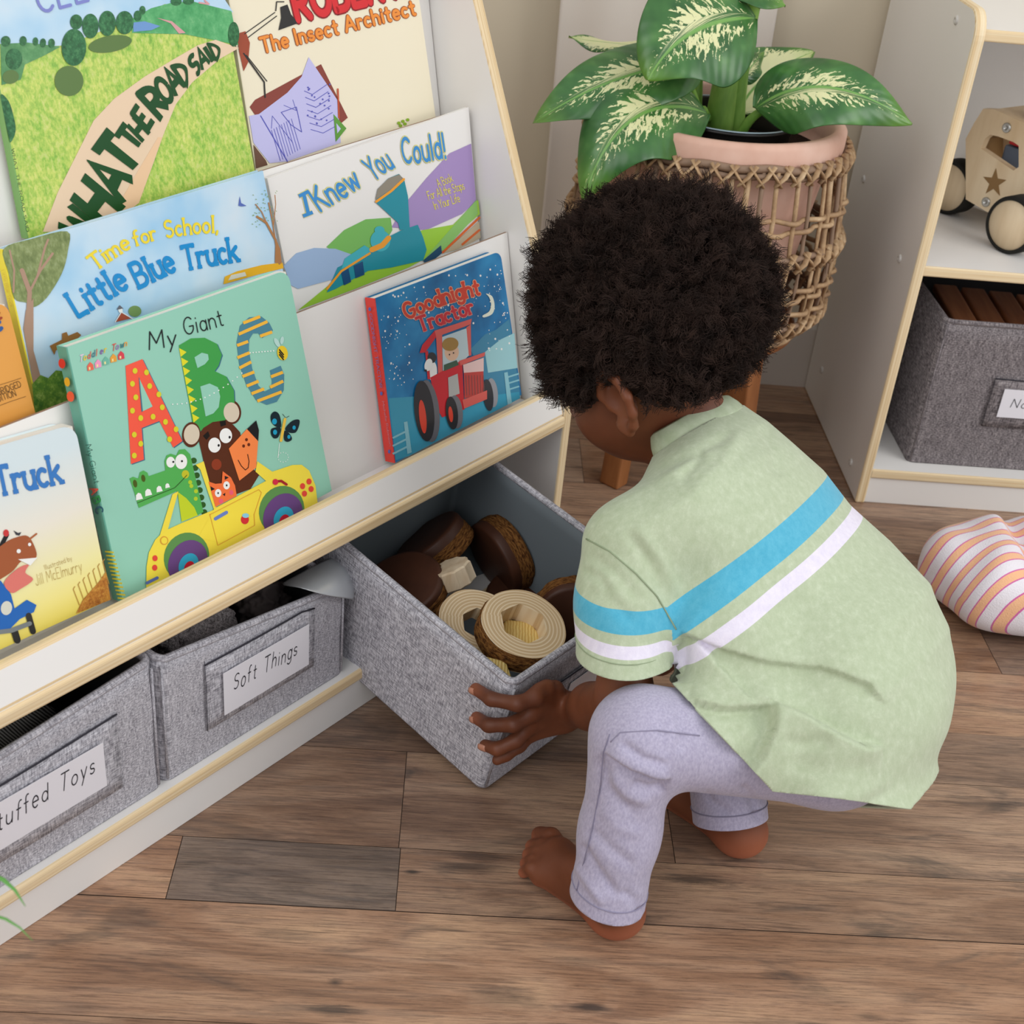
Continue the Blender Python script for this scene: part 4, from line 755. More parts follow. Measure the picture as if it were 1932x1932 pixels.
def ring_mat(nm):
    m = bpy.data.materials.new(nm); m.use_nodes = True; t = NT(m); t.b.inputs['Roughness'].default_value = .55
    uvn = t.uv(); sp = t.n('ShaderNodeSeparateXYZ'); t.l(uvn, sp.inputs[0]); nz = t.noise(uvn, 3, 2)
    s = t.math('SINE', t.math('MULTIPLY', t.math('ADD', sp.outputs[1], t.math('MULTIPLY', nz, .12)), 95.)); t.col(t.ramp(s, [(.15, 'cdb087'), (.4, 'dec5a0'), (.8, 'e6d2b1')])); return m
RING = ring_mat('pale_wood_rings')
def slice_(c, ax, r, h, label, kind='choc', group='wooden slices in the pulled-out bin', seed=0, hole=0, xa=None):
    c = np.array(c, float); ax = nrm(ax); rnd = random.Random(seed); ph = [rnd.uniform(0, 6.28) for _ in range(4)]
    wob = lambda a, j: .02 * math.sin(2 * a + ph[0]) + .012 * math.sin(3 * a + ph[1]) + .006 * math.sin(7 * a + ph[2])
    wobb = lambda a, j: wob(a, j) + (.008 * math.sin(19 * a + ph[3] + j) + .01 * math.sin(11 * a + ph[0] * j) if 0 < j < 5 else 0)
    root = empty('wood_slice', c, label, 'wooden slice', group)
    b = MB()
    if kind == 'choc':
        b.lathe(c, [(r * .985, .0), (r * 1.03, h * .1), (r * 1.035, h * .3), (r * 1.02, h * .45), (r * 1.03, h * .55), (r * .995, h * .62)], ax, 72, 0, True, xa, wobb); b.build('bark', [BARK], root)
        b = MB(); b.lathe(c, [(.0005, h * .99), (r * .9, h), (r * .97, h * .97), (r * 1.0, h * .88), (r * 1.0, h * .6)], ax, 72, 0, True, xa, wob); b.lathe(c, [(r * .99, 0.0005), (.0005, 0)], ax, 72, 0, True, xa, wob); b.build('stained_disc', [CHOC], root)
    else:
        b.lathe(c, [(r * .99, 0), (r * 1.03, h * .15), (r * 1.045, h * .5), (r * 1.03, h * .85), (r * 1.0, h * .985)], ax, 72, 0, True, xa, wobb); b.build('bark', [BARK], root)
        xv = nrm(np.cross(ax, (0, 1, 0))) if xa is None else nrm(xa); yv = np.cross(ax, xv); n = 72; V = []; UVs = []
        def hexr(a): a = (a + .3) % (math.pi / 3) - math.pi / 6; return hole * math.cos(math.pi / 6) / math.cos(a) * 1.05
        prof = [(1., 0.986), (.8, 1.0), (.5, 1.), (0, 1.), (0, 0), (1., 0)]
        b = MB()
        for q, (f, hh) in enumerate(prof):
            for k2 in range(n):
                a = 2 * math.pi * k2 / n; ro = r * 1.0 * (1 + wob(a, 0)); ri = hexr(a); rr_ = ri + (ro - ri) * f
                V.append(c + ax * h * hh + rr_ * (math.cos(a) * xv + math.sin(a) * yv)); UVs.append((k2 / n * .3, rr_ / r * .8))
        b.add(V, [[q * n + k2, q * n + (k2 + 1) % n, (q + 1) * n + (k2 + 1) % n, (q + 1) * n + k2][::-1] for q in range(len(prof) - 1) for k2 in range(n)], 0, UVs, False)
        b.build('sawn_wood', [RING], root)
    return root
UPB = up2
def inb(px, py, k, d=0):  # point seen at the pixel, at height k above the pulled bin's floor
    p0 = PB + up2 * k; return onpl(px, py, p0, up2)
FI = -exx
slice_(inb(975, 1205, .125), nrm(UPB + .12 * FI + .02 * ey2), .047, .026, 'pale wooden ring with hexagonal hole, on top at the front of the pulled-out bin', 'ring', seed=2, hole=.026)
slice_(inb(893, 1195, .098), nrm(UPB + .25 * FI - .10 * ey2), .044, .022, 'pale wooden ring half tucked under the hexagon ring in the bin', 'ring', seed=3, hole=.019)
V3 = lambda p: np.array(p)
slice_(inb(765, 1125, .075), nrm(UPB * .8 - .35 * ey2 + .25 * exx), .050, .022, 'flat dark brown slice leaning on the left wall of the pulled-out bin', 'choc', seed=4)
slice_(inb(835, 1050, .055), nrm(exx * .7 - .3 * ey2 + .62 * UPB), .048, .034, 'dark slice with bark rim standing in the back left of the pulled-out bin', 'choc', seed=5)
slice_(inb(965, 1035, .060), nrm(-ey2 * .8 - UPB * .22 + .15 * exx), .049, .032, 'dark slice with bark rim tilted against the right wall of the bin', 'choc', seed=6)
slice_(inb(1075, 1160, .070), nrm(-ey2 * .6 - exx * .62 + .25 * UPB), .050, .028, 'dark slice at the right of the bin beside the boy sleeve', 'choc', seed=7)
slice_(inb(990, 1150, .012), nrm(UPB), .05, .024, 'dark slice lying flat on the bottom of the bin', 'choc', seed=8)
# fluted pale block
b = MB(); c = inb(862, 1102, .098); ax = nrm(UPB * .45 + .35 * FI * -1 + .8 * (-ey2)); ax = nrm(UPB * .75 + .55 * exx - .1 * ey2)
b.lathe(c, [(.0003, .024), (.0225, .024), (.0245, .022), (.0245, .002), (.0225, 0), (.0003, 0)], ax, 96, 0, False, None, lambda a, j: .0 if j in (0, 5) else -.10 * abs(math.sin(a * 5)) ** .6)
o = b.build('wooden_block', [PALEW]); tag(o, 'small fluted pale wooden block among the dark slices', 'wooden block', 'loose wooden pieces in the pulled-out bin')
def hexp(c, ax, xa, r, h, label, rd=.003):
    b = MB(); ax = nrm(ax); xa = nrm(xa - ax * (xa @ ax)); ya = np.cross(ax, xa)
    b.prism([c + r * (math.cos(k_ * math.pi / 3) * xa + math.sin(k_ * math.pi / 3) * ya) for k_ in range(6)], ax * h, 0, 0)
    o = b.build('honeycomb_tile', [WAX], None, .003, 2); tag(o, label, 'hexagon tile', 'loose wooden pieces in the pulled-out bin'); return o
hexp(inb(976, 1215, .116), nrm(UPB + .12 * FI), ey2 + .35 * exx, .0275, .012, 'yellow honeycomb hexagon seen through the hole of the pale ring')
hexp(inb(925, 1281, .122), nrm(UPB + .35 * FI - .2 * ey2), ey2 + .2 * exx, .023, .010, 'yellow honeycomb hexagon leaning by the front left rim of the bin')
# soft things: silver ribbon of cloth, grey plush, mesh bag
SILK = mat('silver_satin', 'c9cdd0', .32, .6); t = NT(SILK); t.b.inputs['Metallic'].default_value = .35
def cloth(name, rows, m, label, cat, thick=.001, sub=2, smooth=True):
    V = []; F = []; nc = len(rows[0])
    for r_ in rows: V += [np.array(p, float) for p in r_]
    for j in range(len(rows) - 1):
        for i in range(nc - 1): a_ = j * nc + i; F.append((a_, a_ + 1, a_ + nc + 1, a_ + nc))
    o = mesh_np(name, V, F, [m], smooth=smooth); md = o.modifiers.new('s', 'SOLIDIFY'); md.thickness = thick
    md = o.modifiers.new('sub', 'SUBSURF'); md.levels = md.render_levels = sub; tag(o, label, cat); return o
def sp(px, py, m): return onpl(px, py, SW(0, m, 0), N)
cloth('satin_scarf', [[sp(520, 1105, .05), sp(560, 1085, .05), sp(600, 1062, .05), sp(628, 1050, .055), sp(655, 1036, .055)],
                      [sp(545, 1108, .022), sp(585, 1092, .020), sp(622, 1080, .012), sp(640, 1078, .022), sp(662, 1068, .030)],
                      [sp(568, 1110, .006), sp(605, 1110, .003), sp(640, 1108, .0), sp(655, 1098, .012), sp(669, 1095, .020)],
                      [sp(585, 1116, .002), sp(622, 1126, -.003), sp(650, 1130, -.003), sp(662, 1132, .004), sp(668, 1136, .008)]], SILK, 'silver satin cloth hanging over the right corner of the Soft Things bin', 'cloth', sub=1)
def lumpy(name, c, r, m, label, cat, seed, amp=.25, sc=1.0, stretch=(1, 1, 1), group=None, n=3):
    bm = bmesh.new(); bmesh.ops.create_icosphere(bm, subdivisions=5, radius=1)
    for v in bm.verts:
        d = v.co.normalized(); k_ = 1 + amp * noise.fractal(d * 2.1 * sc + Vector((seed, 0, 0)), .7, 2, 5); v.co = Vector([d[i] * stretch[i] * r * k_ for i in range(3)])
    me = bpy.data.meshes.new(name); bm.to_mesh(me); bm.free(); o = link(name, me, [m], None, True); o.location = Vector([float(x) for x in c]); tag(o, label, cat, group); return o
PLUSH = mat('grey_plush', '8f8889', 1, .05); t = NT(PLUSH); nz = t.noise(t.obj(), 420, 3, .7); t.col(t.ramp(nz, [(.35, '5f5a5b'), (.6, 'a59e9f')])); t.bump(nz, 1, .004)
lumpy('plush_toy', SW(-.212, .085, .152), .042, PLUSH, 'grey fluffy plush poking out of the Soft Things bin', 'plush toy', 3, stretch=(1.2, 1.2, .9))
lumpy('plush_toy', SW(-.118, .080, .150), .030, mat('dark_plush', '4b4443', 1, .05), 'dark plush beside the grey fluffy one in the Soft Things bin', 'plush toy', 9)
MESHB = mat('black_mesh', '2a2a2a', .7, .2); t = NT(MESHB); wv = t.n('ShaderNodeTexWave', bands_direction='DIAGONAL'); wv.inputs['Scale'].default_value = 160; t.l(t.obj(), wv.inputs[0]); t.col(t.ramp(wv.outputs[1], [(.3, '161616'), (.7, '6a6a68')]))
lumpy('mesh_bag', SW(-.44, .09, .15), .055, MESHB, 'black mesh bag inside the Stuffed Toys bin', 'bag', 5, .12, 1, (1.2, 1, .8))
lumpy('rubber_toy', SW(-.512, .05, .195), .03, mat('lime_rubber', 'c3cc4a', .5), 'lime green toy at the left end of the Stuffed Toys bin', 'toy', 2, .05)
# brown wooden slats in the cabinet bin
SL_ = mat('walnut_slat', '8a5432', .45, .4); t = NT(SL_); t.col(t.ramp(t.noise(t.obj(), 40, 3, .6, (1, .1, 1)), [(.3, '6a3c22'), (.7, '9a6340')]))
root = empty('slatted_toy', (.80, 1.92, .22), 'brown wooden slatted toy lying in the taupe tweed bin', 'toy')
for q in range(6):
    b = MB(); b.box((.745 + q * .045, 1.835, .245 - q * .002), (.037, 0, 0), (0, .14, .012), (0, 0, .014)); b.build('bar', [SL_], root, .003)
b = MB(); b.box((.74, 1.86, .232), (.27, 0, 0), (0, .012, 0), (0, 0, .0125)); b.box((.74, 1.93, .238), (.27, 0, 0), (0, .012, 0), (0, 0, .0125)); b.build('frame', [SL_], root)
# ================================================================ WOODEN CAR on the cabinet's middle shelf
BIRCH = mat('birch', 'dcc3a0', .5, .35); t = NT(BIRCH); t.col(t.ramp(t.noise(t.obj(), 25, 4, .6, (1, 1, .15)), [(.3, 'cfb38c'), (.7, 'e6d2b2')]))
DKB = mat('walnut_brown', '8a6a42', .6, .3); RUB = mat('black_rubber', '23221f', .8, .2); STEEL = mat('steel', 'b9b9b6', .25, .6); STEEL.node_tree.nodes['Principled BSDF'].inputs['Metallic'].default_value = .9
zs = .377
# side plate plane: facing left-front; traced from the picture
pc = atz(1899, 475, zs)           # contact of the near wheel
ca = math.radians(-56); fx = np.array([math.cos(ca), math.sin(ca), 0]); fn = np.array([math.sin(ca), -math.cos(ca), 0])   # car axis (to the right) and outward normal
pc = np.array([pc[0], pc[1], zs]); RW = .041
P0 = pc - fn * .03
def cp(px, py, d=0): return onpl(px, py, P0 - fn * d, fn)
car = empty('toy_car', pc + fx * .03 - fn * .07, 'light wooden toy police car with black-tyred wheels on the middle cabinet shelf', 'toy car')
outl = [(1855, 205), (1875, 206), (1932, 232), (1950, 250), (1952, 400), (1925, 402), (1880, 402), (1866, 402), (1822, 376), (1822, 262), (1838, 232)]
hole = [(1858, 262), (1868, 254), (1885, 258), (1912, 268), (1922, 275), (1922, 315), (1912, 322), (1862, 288), (1850, 280)]
def plate(name, d, holed):
    P = [cp(x, y, d) for x, y in outl]; th_ = -fn * .012; b = MB()
    if not holed: b.prism(P[::-1], th_, 0, 0); return b.build(name, [BIRCH], car, .002)
    Q = [cp(x, y, d) for x, y in hole]
    pl = [[Vector((p @ fx, p[2], 0)) for p in P], [Vector((p @ fx, p[2], 0)) for p in Q]]
    tr = tessellate_polygon(pl); A_ = P + Q; B_ = [p + th_ for p in A_]
    fs = []
    for f in tr:
        nn = np.cross(A_[f[1]] - A_[f[0]], A_[f[2]] - A_[f[0]]); fs.append(list(f) if nn @ fn > 0 else list(f)[::-1])
    b.add(A_, fs, 0); b.add(B_, [f[::-1] for f in fs], 0)
    for lp, off in ((len(P), 0), (len(Q), len(P))):
        for i in range(lp): j = (i + 1) % lp; b.face([A_[off + i], A_[off + j], B_[off + j], B_[off + i]], 0)
    return b.build(name, [BIRCH], car)
plate('side_panel', 0, True); plate('side_panel', .085, False)
b = MB(); q0 = cp(1838, 232, .012); q1 = cp(1822, 262, .012); q2 = cp(1822, 376, .012); b.prism([q1, q2, q2 + fx * .012, q1 + fx * .012], -fn * .073, 0, 0); b.build('rear_board', [DKB], car)
b = MB(); r0 = cp(1875, 206, .012); r1 = cp(1945, 240, .012); b.prism([r0, r1, r1 - ZZ * .012, r0 - ZZ * .012], -fn * .073, 0, 0); b.build('roof_board', [BIRCH], car)
b = MB(); s0 = cp(1932, 225, .035); b.box(s0, fx * .06, -fn * .03, ZZ * .016); b.build('roof_light', [DKB], car, .002)
b = MB(); f0 = cp(1822, 376, .012); b.box(f0, fx * .10, -fn * .073, ZZ * .01); b.build('floor_board', [BIRCH], car)
b = MB(); b.box(f0 + ZZ * .006, fx * .09, -fn * .073, ZZ * .035, 0); b.build('seat_block', [BIRCH], car)
sc_c = np.array(cp(1876, 345)); 
b = MB(); st = []
for k_ in range(10):
    rr_ = .021 if k_ % 2 == 0 else .0085; a_ = math.pi / 2 + .18 - k_ * math.pi / 5; st.append(sc_c + fn * .0004 + fx * rr_ * math.cos(a_) + ZZ * rr_ * math.sin(a_))
b.face(st[::-1], 0); b.build('star', [DKB], car, solid=.0006)
for x, y in [(1900, 241), (1861, 381)]:
    b = MB(); b.lathe(cp(x, y), [(.0001, .0018), (.0025, .0018), (.0028, .003), (.0062, .003), (.0072, .0018), (.0072, 0)], fn, 20); b.build('bolt', [STEEL], car)
def wheel(c, xx=1):
    b = MB(); b.lathe(c, [(RW * .86, .0), (RW * .97, .0), (RW, .003), (RW, .030), (RW * .95, .032), (RW * .86, .032)], -fn, 48); w_ = b.build('wheel', [RUB], car)
    b = MB(); b.lathe(c, [(.0001, .001), (RW * .86, .001), (RW * .86, .031), (.0001, .031)], -fn, 48); b.build('hub', [BIRCH], w_)
rw = atz(1796, 352, zs + RW)
wheel(pc + ZZ * RW + fn * .012); wheel(rw + fn * .012); wheel(pc + ZZ * RW - fn * .125); wheel(rw - fn * .125)
b = MB(); b.tube([pc + ZZ * RW - fn * .01, pc + ZZ * RW - fn * .13], .006, 10); b.build('axle', [BIRCH], car)
# little figure block inside
b = MB(); g0 = cp(1884, 312, .030); b.box(g0, fx * .035, -fn * .02, ZZ * .032, 0); o = b.build('driver_block', [mat('slate_blue', '5f6c80', .5)], car, .004)
b = MB(); b.box(g0 + ZZ * .034 + fx * .006, fx * .03, -fn * .02, ZZ * .010, 0); b.build('red_light', [mat('red_plastic', 'c81e2c', .35)], car, .0015)
# ================================================================ PLANT, BASKET AND STAND
PCX, PCY = .345, 1.85
STW = mat('acacia_wood', '8f5a34', .45, .4); t = NT(STW); t.col(t.ramp(t.noise(t.obj(), 28, 4, .6, (1, 1, .15)), [(.3, '70401f'), (.7, 'a86d40')]))
stand = empty('plant_stand', (PCX, PCY, 0), 'brown wooden four-legged stand under the wicker basket', 'plant stand')
b = MB(); b.lathe((PCX, PCY, .232), [(.0005, 0), (.150, 0), (.156, .003), (.156, .017), (.150, .02), (.0005, .02)], seg=64); b.build('top', [STW], stand)
for ad, rt in ((229, .132), (316, .126), (44, .126), (136, .126)):
    a_ = math.radians(ad); d_ = np.array([math.cos(a_), math.sin(a_), 0]); s_ = np.array([-d_[1], d_[0], 0]); c0 = np.array([PCX, PCY, 0]) + d_ * (rt + .006); c1 = np.array([PCX, PCY, .233]) + d_ * (rt - .01)
    b = MB(); lo = [c0 - s_ * .017 - d_ * .014, c0 + s_ * .017 - d_ * .014, c0 + s_ * .017 + d_ * .014, c0 - s_ * .017 + d_ * .014]; hi = [p - c0 + c1 for p in lo]
    b.face(lo[::-1]); b.face(hi)
    for i in range(4): b.face([lo[i], lo[(i + 1) % 4], hi[(i + 1) % 4], hi[i]])
    b.build('leg', [STW], stand, .003)
# ---- wicker basket
CANE = mat('cane', 'b39674', .6, .3); t = NT(CANE); t.col(t.ramp(t.noise(t.obj(), 30, 4, .7), [(.3, '8e7158'), (.5, 'b0906c'), (.72, 'd0b592')])); t.bump(t.noise(t.obj(), 250, 2), .4, .001)
CANED = mat('cane_dark', '8d7460', .6, .3)
bk = empty('wicker_basket', (PCX, PCY, .255), 'open-weave wicker basket holding a terracotta pot, raised on a brown wooden stand', 'basket')
zb, zt_ = .259, .512
def brad(z): return float(np.interp(z, [.25, .265, .295, .37, .45, .512], [.150, .176, .187, .190, .184, .176]))
def bp(a, z, dr=0): r_ = brad(z) + dr; return np.array([PCX + r_ * math.cos(a), PCY + r_ * math.sin(a), z])
rn = random.Random(3)
NS = 46
for k_ in range(NS):
    a_ = 2 * math.pi * k_ / NS + rn.uniform(-.025, .025); b = MB(); w_ = rn.choice([.0028, .0034, .0042]); ln = rn.uniform(-.02, .02)
    b.tube([bp(a_ + ln * q / 8, zb + (zt_ - zb) * q / 8, rn.uniform(-.001, .001)) for q in range(9)], w_, 6, 0); b.build('upright', [CANE if k_ % 3 else CANED], bk)
def hoop(z, r_, name='hoop', dr=.003, zig=False, m=CANE, weave=0, ph=0):
    b = MB(); n = 150; pts = []
    for q in range(n + 1):
        a_ = 2 * math.pi * q / n; wv = weave * math.cos(a_ * NS / 2 + ph * math.pi); pts.append(bp(a_, z + .003 * math.sin(3 * a_ + ph * 2) + .0015 * math.sin(13 * a_ + ph), dr + wv))
    b.tube(pts, r_, 6, 0, False); return b.build(name, [m], bk)
for z, ph in ((.445, 0), (.433, 1), (.345, 0), (.333, 1), (.310, 0)): hoop(z, .0036, 'weaver', .001, m=CANE, weave=.005, ph=ph)
hoop(.260, .006, 'bottom_hoop', .002)
def braid(z, r_=.0055, nm='braided_rim'):
    hoop(z + .006, r_, nm, .0, m=CANED); hoop(z - .004, r_ * .8, nm, .0, m=CANED)
    n = 92; b = MB()
    for q in range(n):   # crossed cane wrapping
        a0 = 2 * math.pi * q / n; da = 2 * math.pi / n * 1.7; s_ = 1 if q % 2 else -1
        b.tube([bp(a0 - da * .5, z + .013 * s_, .003), bp(a0, z, .0085), bp(a0 + da * .5, z - .013 * s_, .003)], .0048, 6, 0, True, True, .4)
    o = b.build(nm + '_wrap', [CANE], bk); return o
braid(.505); braid(.388, .0045, 'braided_band'); braid(.284, .0045, 'braided_band')
# ---- terracotta pot with the plant
TC = mat('terracotta', 'dcb5a3', .75, .2); t = NT(TC); t.col(t.ramp(t.noise(t.obj(), 9, 4, .6), [(.3, 'cda08c'), (.55, 'dcb6a4'), (.75, 'e6c6b6')])); t.bump(t.noise(t.obj(), 60, 3), .1, .001)
SOIL = mat('soil', '2c211b', 1, .05); t = NT(SOIL); t.bump(t.noise(t.obj(), 200, 4), 1, .004)
pl = empty('potted_plant', (PCX, PCY, .262), 'leafy dieffenbachia with cream-splashed green leaves in a pink terracotta pot', 'potted plant')
b = MB(); b.lathe((PCX, PCY, 0), [(.0005, .262), (.115, .262), (.125, .272), (.145, .42), (.156, .495), (.168, .500), (.172, .508), (.172, .535), (.167, .542), (.158, .542), (.154, .536), (.153, .51), (.15, .495), (.0005, .494)], seg=96); b.build('pot', [TC], pl)
b = MB(); b.lathe((PCX, PCY, 0), [(.0005, .5), (.151, .497)], seg=48); b.build('soil', [SOIL], pl)
NP = mat('black_plastic', '1c1a19', .4, .4)
ncx, ncy = atz(1392, 215, .53)[:2]; b = MB(); b.lathe((PCX + .01, PCY + .0, 0), [(.085, .50), (.090, .535), (.093, .537), (.093, .532)], seg=64); b.build('inner_pot', [NP], pl)
b = MB(); b.lathe((PCX + .01, PCY, 0), [(.0925, .5365), (.0935, .538), (.0945, .5365)], seg=64); b.build('inner_pot_edge', [mat('pale_blue_plastic', '9fb3bd', .4)], pl)
def leafmat(nm, cream, edge=True):
    m = mat(nm, '2f6b2c', .32, .5); t = NT(m); at = t.attr('lf').outputs['Color']; sp = t.n('ShaderNodeSeparateColor'); t.l(at, sp.inputs[0])   # r: |v| across, g: along, b: side vein coordinate
    cmb = t.n('ShaderNodeCombineXYZ'); t.l(sp.outputs[0], cmb.inputs[0]); t.l(sp.outputs[2], cmb.inputs[1])
    n1 = t.noise(cmb.outputs[0], 7, 4, .65, (.8, 4.2, 1), .5); n2 = t.noise(t.obj(), 30, 2)
    green = t.ramp(n2, [(.3, '2c5a2a'), (.55, '3f7036'), (.75, '5a8a48')])
    # cream splashes: strongest near the midrib, ending before the margin
    thr = t.math('SUBTRACT', n1, t.math('MULTIPLY', t.math('ABSOLUTE', t.math('SUBTRACT', sp.outputs[0], .22)), .62)); thr = t.math('SUBTRACT', thr, t.math('MULTIPLY', t.math('ABSOLUTE', t.math('SUBTRACT', sp.outputs[1], .45)), .38))
    msk = t.ramp(thr, [(.385 - cream, '000000'), (.40 - cream, 'ffffff')])
    c = t.mix(msk, green, 'dcdca8'); mid = t.ramp(sp.outputs[0], [(.02, 'ffffff'), (.05, '000000')]); c = t.mix(mid, c, '74a552')
    tip = t.ramp(sp.outputs[1], [(.8, '000000'), (1., 'b0b0b0')]); c = t.mix(tip, c, '86b23c'); t.col(c)
    vs = t.math('SINE', t.math('MULTIPLY', sp.outputs[2], 70.)); t.bump(vs, .16, .001)
    t.b.inputs['Transmission Weight'].default_value = 0; t.b.inputs['Subsurface Weight'].default_value = .12; t.b.inputs['Subsurface Radius'].default_value = (.004, .008, .002); return m
LEAF = leafmat('leaf_variegated', .0); LEAFC = leafmat('leaf_cream', .3)
def leaf(base, mid, tip, width, upn, m=LEAF, droop=.0, curl=.25, wave=.006, seed=0, fold=.18, asym=0):
    """blade along base-mid-tip (3D), width in m, upn = blade normal hint"""
    rn_ = random.Random(seed); base, mid, tip = (np.array(p, float) for p in (base, mid, tip)); nu, nv = 22, 14; V = []; F = []; at = []; ph = rn_.uniform(0, 6)
    for i in range(nu + 1):
        s_ = i / nu; c = (1 - s_) ** 2 * base + 2 * s_ * (1 - s_) * (2 * mid - (base + tip) / 2) + s_ ** 2 * tip
        tg = nrm(2 * (1 - s_) * ((2 * mid - (base + tip) / 2) - base) + 2 * s_ * (tip - (2 * mid - (base + tip) / 2))); sd = nrm(np.cross(tg, upn)); up2_ = np.cross(sd, tg)
        wd = width * (math.sin(math.pi * min(1, s_ ** .72 * 1.0)) ** .75 if 0 < s_ < 1 else 0.001) * (1 - .18 * s_) + .0012
        for j in range(-nv // 2, nv // 2 + 1):
            v_ = j / (nv / 2); e_ = abs(v_)
            p = c + sd * v_ * wd * (1 + asym * (1 if v_ > 0 else -1)) + up2_ * (fold * wd * e_ - curl * wd * e_ ** 2.2 + wave * math.sin(s_ * 9 + ph + (2 if v_ > 0 else 0)) * e_ ** 1.5)
            V.append(p); at.append((e_, s_, s_ * 1.0 + (.5 if v_ > 0 else 0) - e_ * .22, 1))
    nc = nv + 1
    for i in range(nu):
        for j in range(nv): a_ = i * nc + j; F.append((a_, a_ + nc, a_ + nc + 1, a_ + 1))
    o = mesh_np('leaf', V, F, [m], pl, True); at_ = o.data.attributes.new('lf', 'FLOAT_COLOR', 'POINT'); at_.data.foreach_set('color', np.array(at, float).ravel())
    md = o.modifiers.new('s', 'SOLIDIFY'); md.thickness = .0009; md = o.modifiers.new('sub', 'SUBSURF'); md.levels = md.render_levels = 1; return o
STEM = mat('leaf_stalk', '6f9e3c', .4, .4); t = NT(STEM); t.col(t.ramp(t.noise(t.obj(), 40, 3, .6, (1, 1, .3)), [(.3, '55862c'), (.7, '93bb5a')]))
def stalk(pts, r0, r1):
    P = [np.array(p, float) for p in pts]; out = []
    for i in range(9):
        t_ = i / 8
        if len(P) == 2: out.append(P[0] * (1 - t_) + P[1] * t_)
        else: out.append((1 - t_) ** 2 * P[0] + 2 * t_ * (1 - t_) * P[1] + t_ ** 2 * P[2])
    b = MB(); b.tube(out, [r0 + (r1 - r0) * i / 8 for i in range(9)], 10); return b.build('stalk', [STEM], pl)
Y_ = lambda x, y, Y: atY(x, y, Y)
cr = Y_(1360, 235, 1.85)
# main cane and stalks
stalk([Y_(1352, 262, 1.84), Y_(1375, 110, 1.84), Y_(1405, -60, 1.83)], .021, .011); stalk([Y_(1385, 262, 1.85), Y_(1390, 110, 1.85), Y_(1432, -30, 1.84)], .014, .010)
stalk([Y_(1308, 245, 1.86), Y_(1322, 150, 1.86), Y_(1312, 60, 1.86)], .009, .006); stalk([Y_(1320, 215, 1.84), Y_(1305, 160, 1.83), Y_(1290, 135, 1.82)], .005, .004)
stalk([Y_(1395, 262, 1.80), Y_(1405, 225, 1.79), Y_(1445, 205, 1.78)], .008, .005); stalk([Y_(1335, 225, 1.83), Y_(1330, 210, 1.81), Y_(1328, 205, 1.80)], .006, .004)
n1 = nrm([0, -.75, .65])
# leaves: (base px, mid px, tip px, Y's, width)
leaf(Y_(1425, 35, 1.78), Y_(1305, 62, 1.72), Y_(1222, 152, 1.68), .082, nrm([.1, -.8, .55]), seed=1, curl=.3, droop=.1)
leaf(Y_(1330, 120, 1.80), Y_(1165, 150, 1.74), Y_(1005, 234, 1.70), .052, nrm([-.1, -.75, .65]), seed=2, curl=.35)
leaf(Y_(1335, 215, 1.78), Y_(1195, 225, 1.70), Y_(1100, 378, 1.66), .070, nrm([-.2, -.8, .6]), seed=3, curl=.35)
leaf(Y_(1425, 205, 1.77), Y_(1560, 165, 1.73), Y_(1722, 234, 1.72), .056, nrm([.1, -.75, .66]), seed=4, curl=.3, asym=.1)
leaf(Y_(1395, 215, 1.88), Y_(1440, 150, 1.92), Y_(1535, 98, 1.97), .055, nrm([-.2, -.85, .4]), LEAFC, seed=5, curl=.1)
leaf(Y_(1230, 90, 1.90), Y_(1150, 82, 1.92), Y_(1072, 72, 1.93), .016, nrm([0, -.3, .9]), LEAFC, seed=6, curl=.6, fold=.3)
leaf(Y_(1400, 150, 1.88), Y_(1418, 125, 1.90), Y_(1440, 98, 1.93), .018, nrm([.1, -.8, .5]), seed=7)
leaf(Y_(1385, 30, 1.86), Y_(1420, -5, 1.80), Y_(1482, 10, 1.76), .035, nrm([0, -.3, .9]), seed=8, curl=.3)
leaf(Y_(1290, 110, 1.88), Y_(1245, 95, 1.90), Y_(1180, 90, 1.93), .030, nrm([0, -.5, .8]), seed=9)
leaf(Y_(1345, 20, 1.86), Y_(1350, -30, 1.80), Y_(1330, 5, 1.76), .03, nrm([0, -.6, .7]), seed=10)
leaf(Y_(1310, 210, 1.88), Y_(1270, 175, 1.90), Y_(1240, 160, 1.93), .03, nrm([0, -.6, .7]), seed=11); leaf(Y_(1420, -20, 1.86), Y_(1380, -80, 1.84), Y_(1300, -90, 1.8), .05, nrm([0, -.6, .7]), seed=12)
# ---- blurred blades of a second plant, bottom left, close to the camera
BL = mat('grass_blade', '5f9a4a', .45, .4)
GP = SW(-.74, -.20, 0)
gp = empty('spider_plant', GP, 'narrow green plant blades reaching in at the lower left corner', 'plant')
b = MB(); b.lathe(GP, [(.0005, 0), (.06, 0), (.085, .27), (.078, .27), (.075, .25), (.0005, .25)], seg=32); b.build('pot', [TC], gp)
for pts, r_ in [([(-300, 1500), (-60, 1500), (48, 1710)], .0035), ([(-300, 1560), (-80, 1600), (62, 1775)], .0022), ([(-300, 1400), (-120, 1330), (-30, 1450)], .003), ([(-320, 1500), (-200, 1620), (-150, 1800)], .003)]:
    P = [atz(x, y, .42 - .04 * i) for i, (x, y) in enumerate(pts)]; P[0] = GP + ZZ * .25; out = [(1 - t_) ** 2 * P[0] + 2 * t_ * (1 - t_) * P[1] + t_ ** 2 * P[2] for t_ in [q / 12 for q in range(13)]]
    b = MB(); b.tube(out, [r_ * (1 - (q / 12) ** 3 * .93) for q in range(13)], 6, 0, True, True, .25); b.build('leaf', [BL], gp)
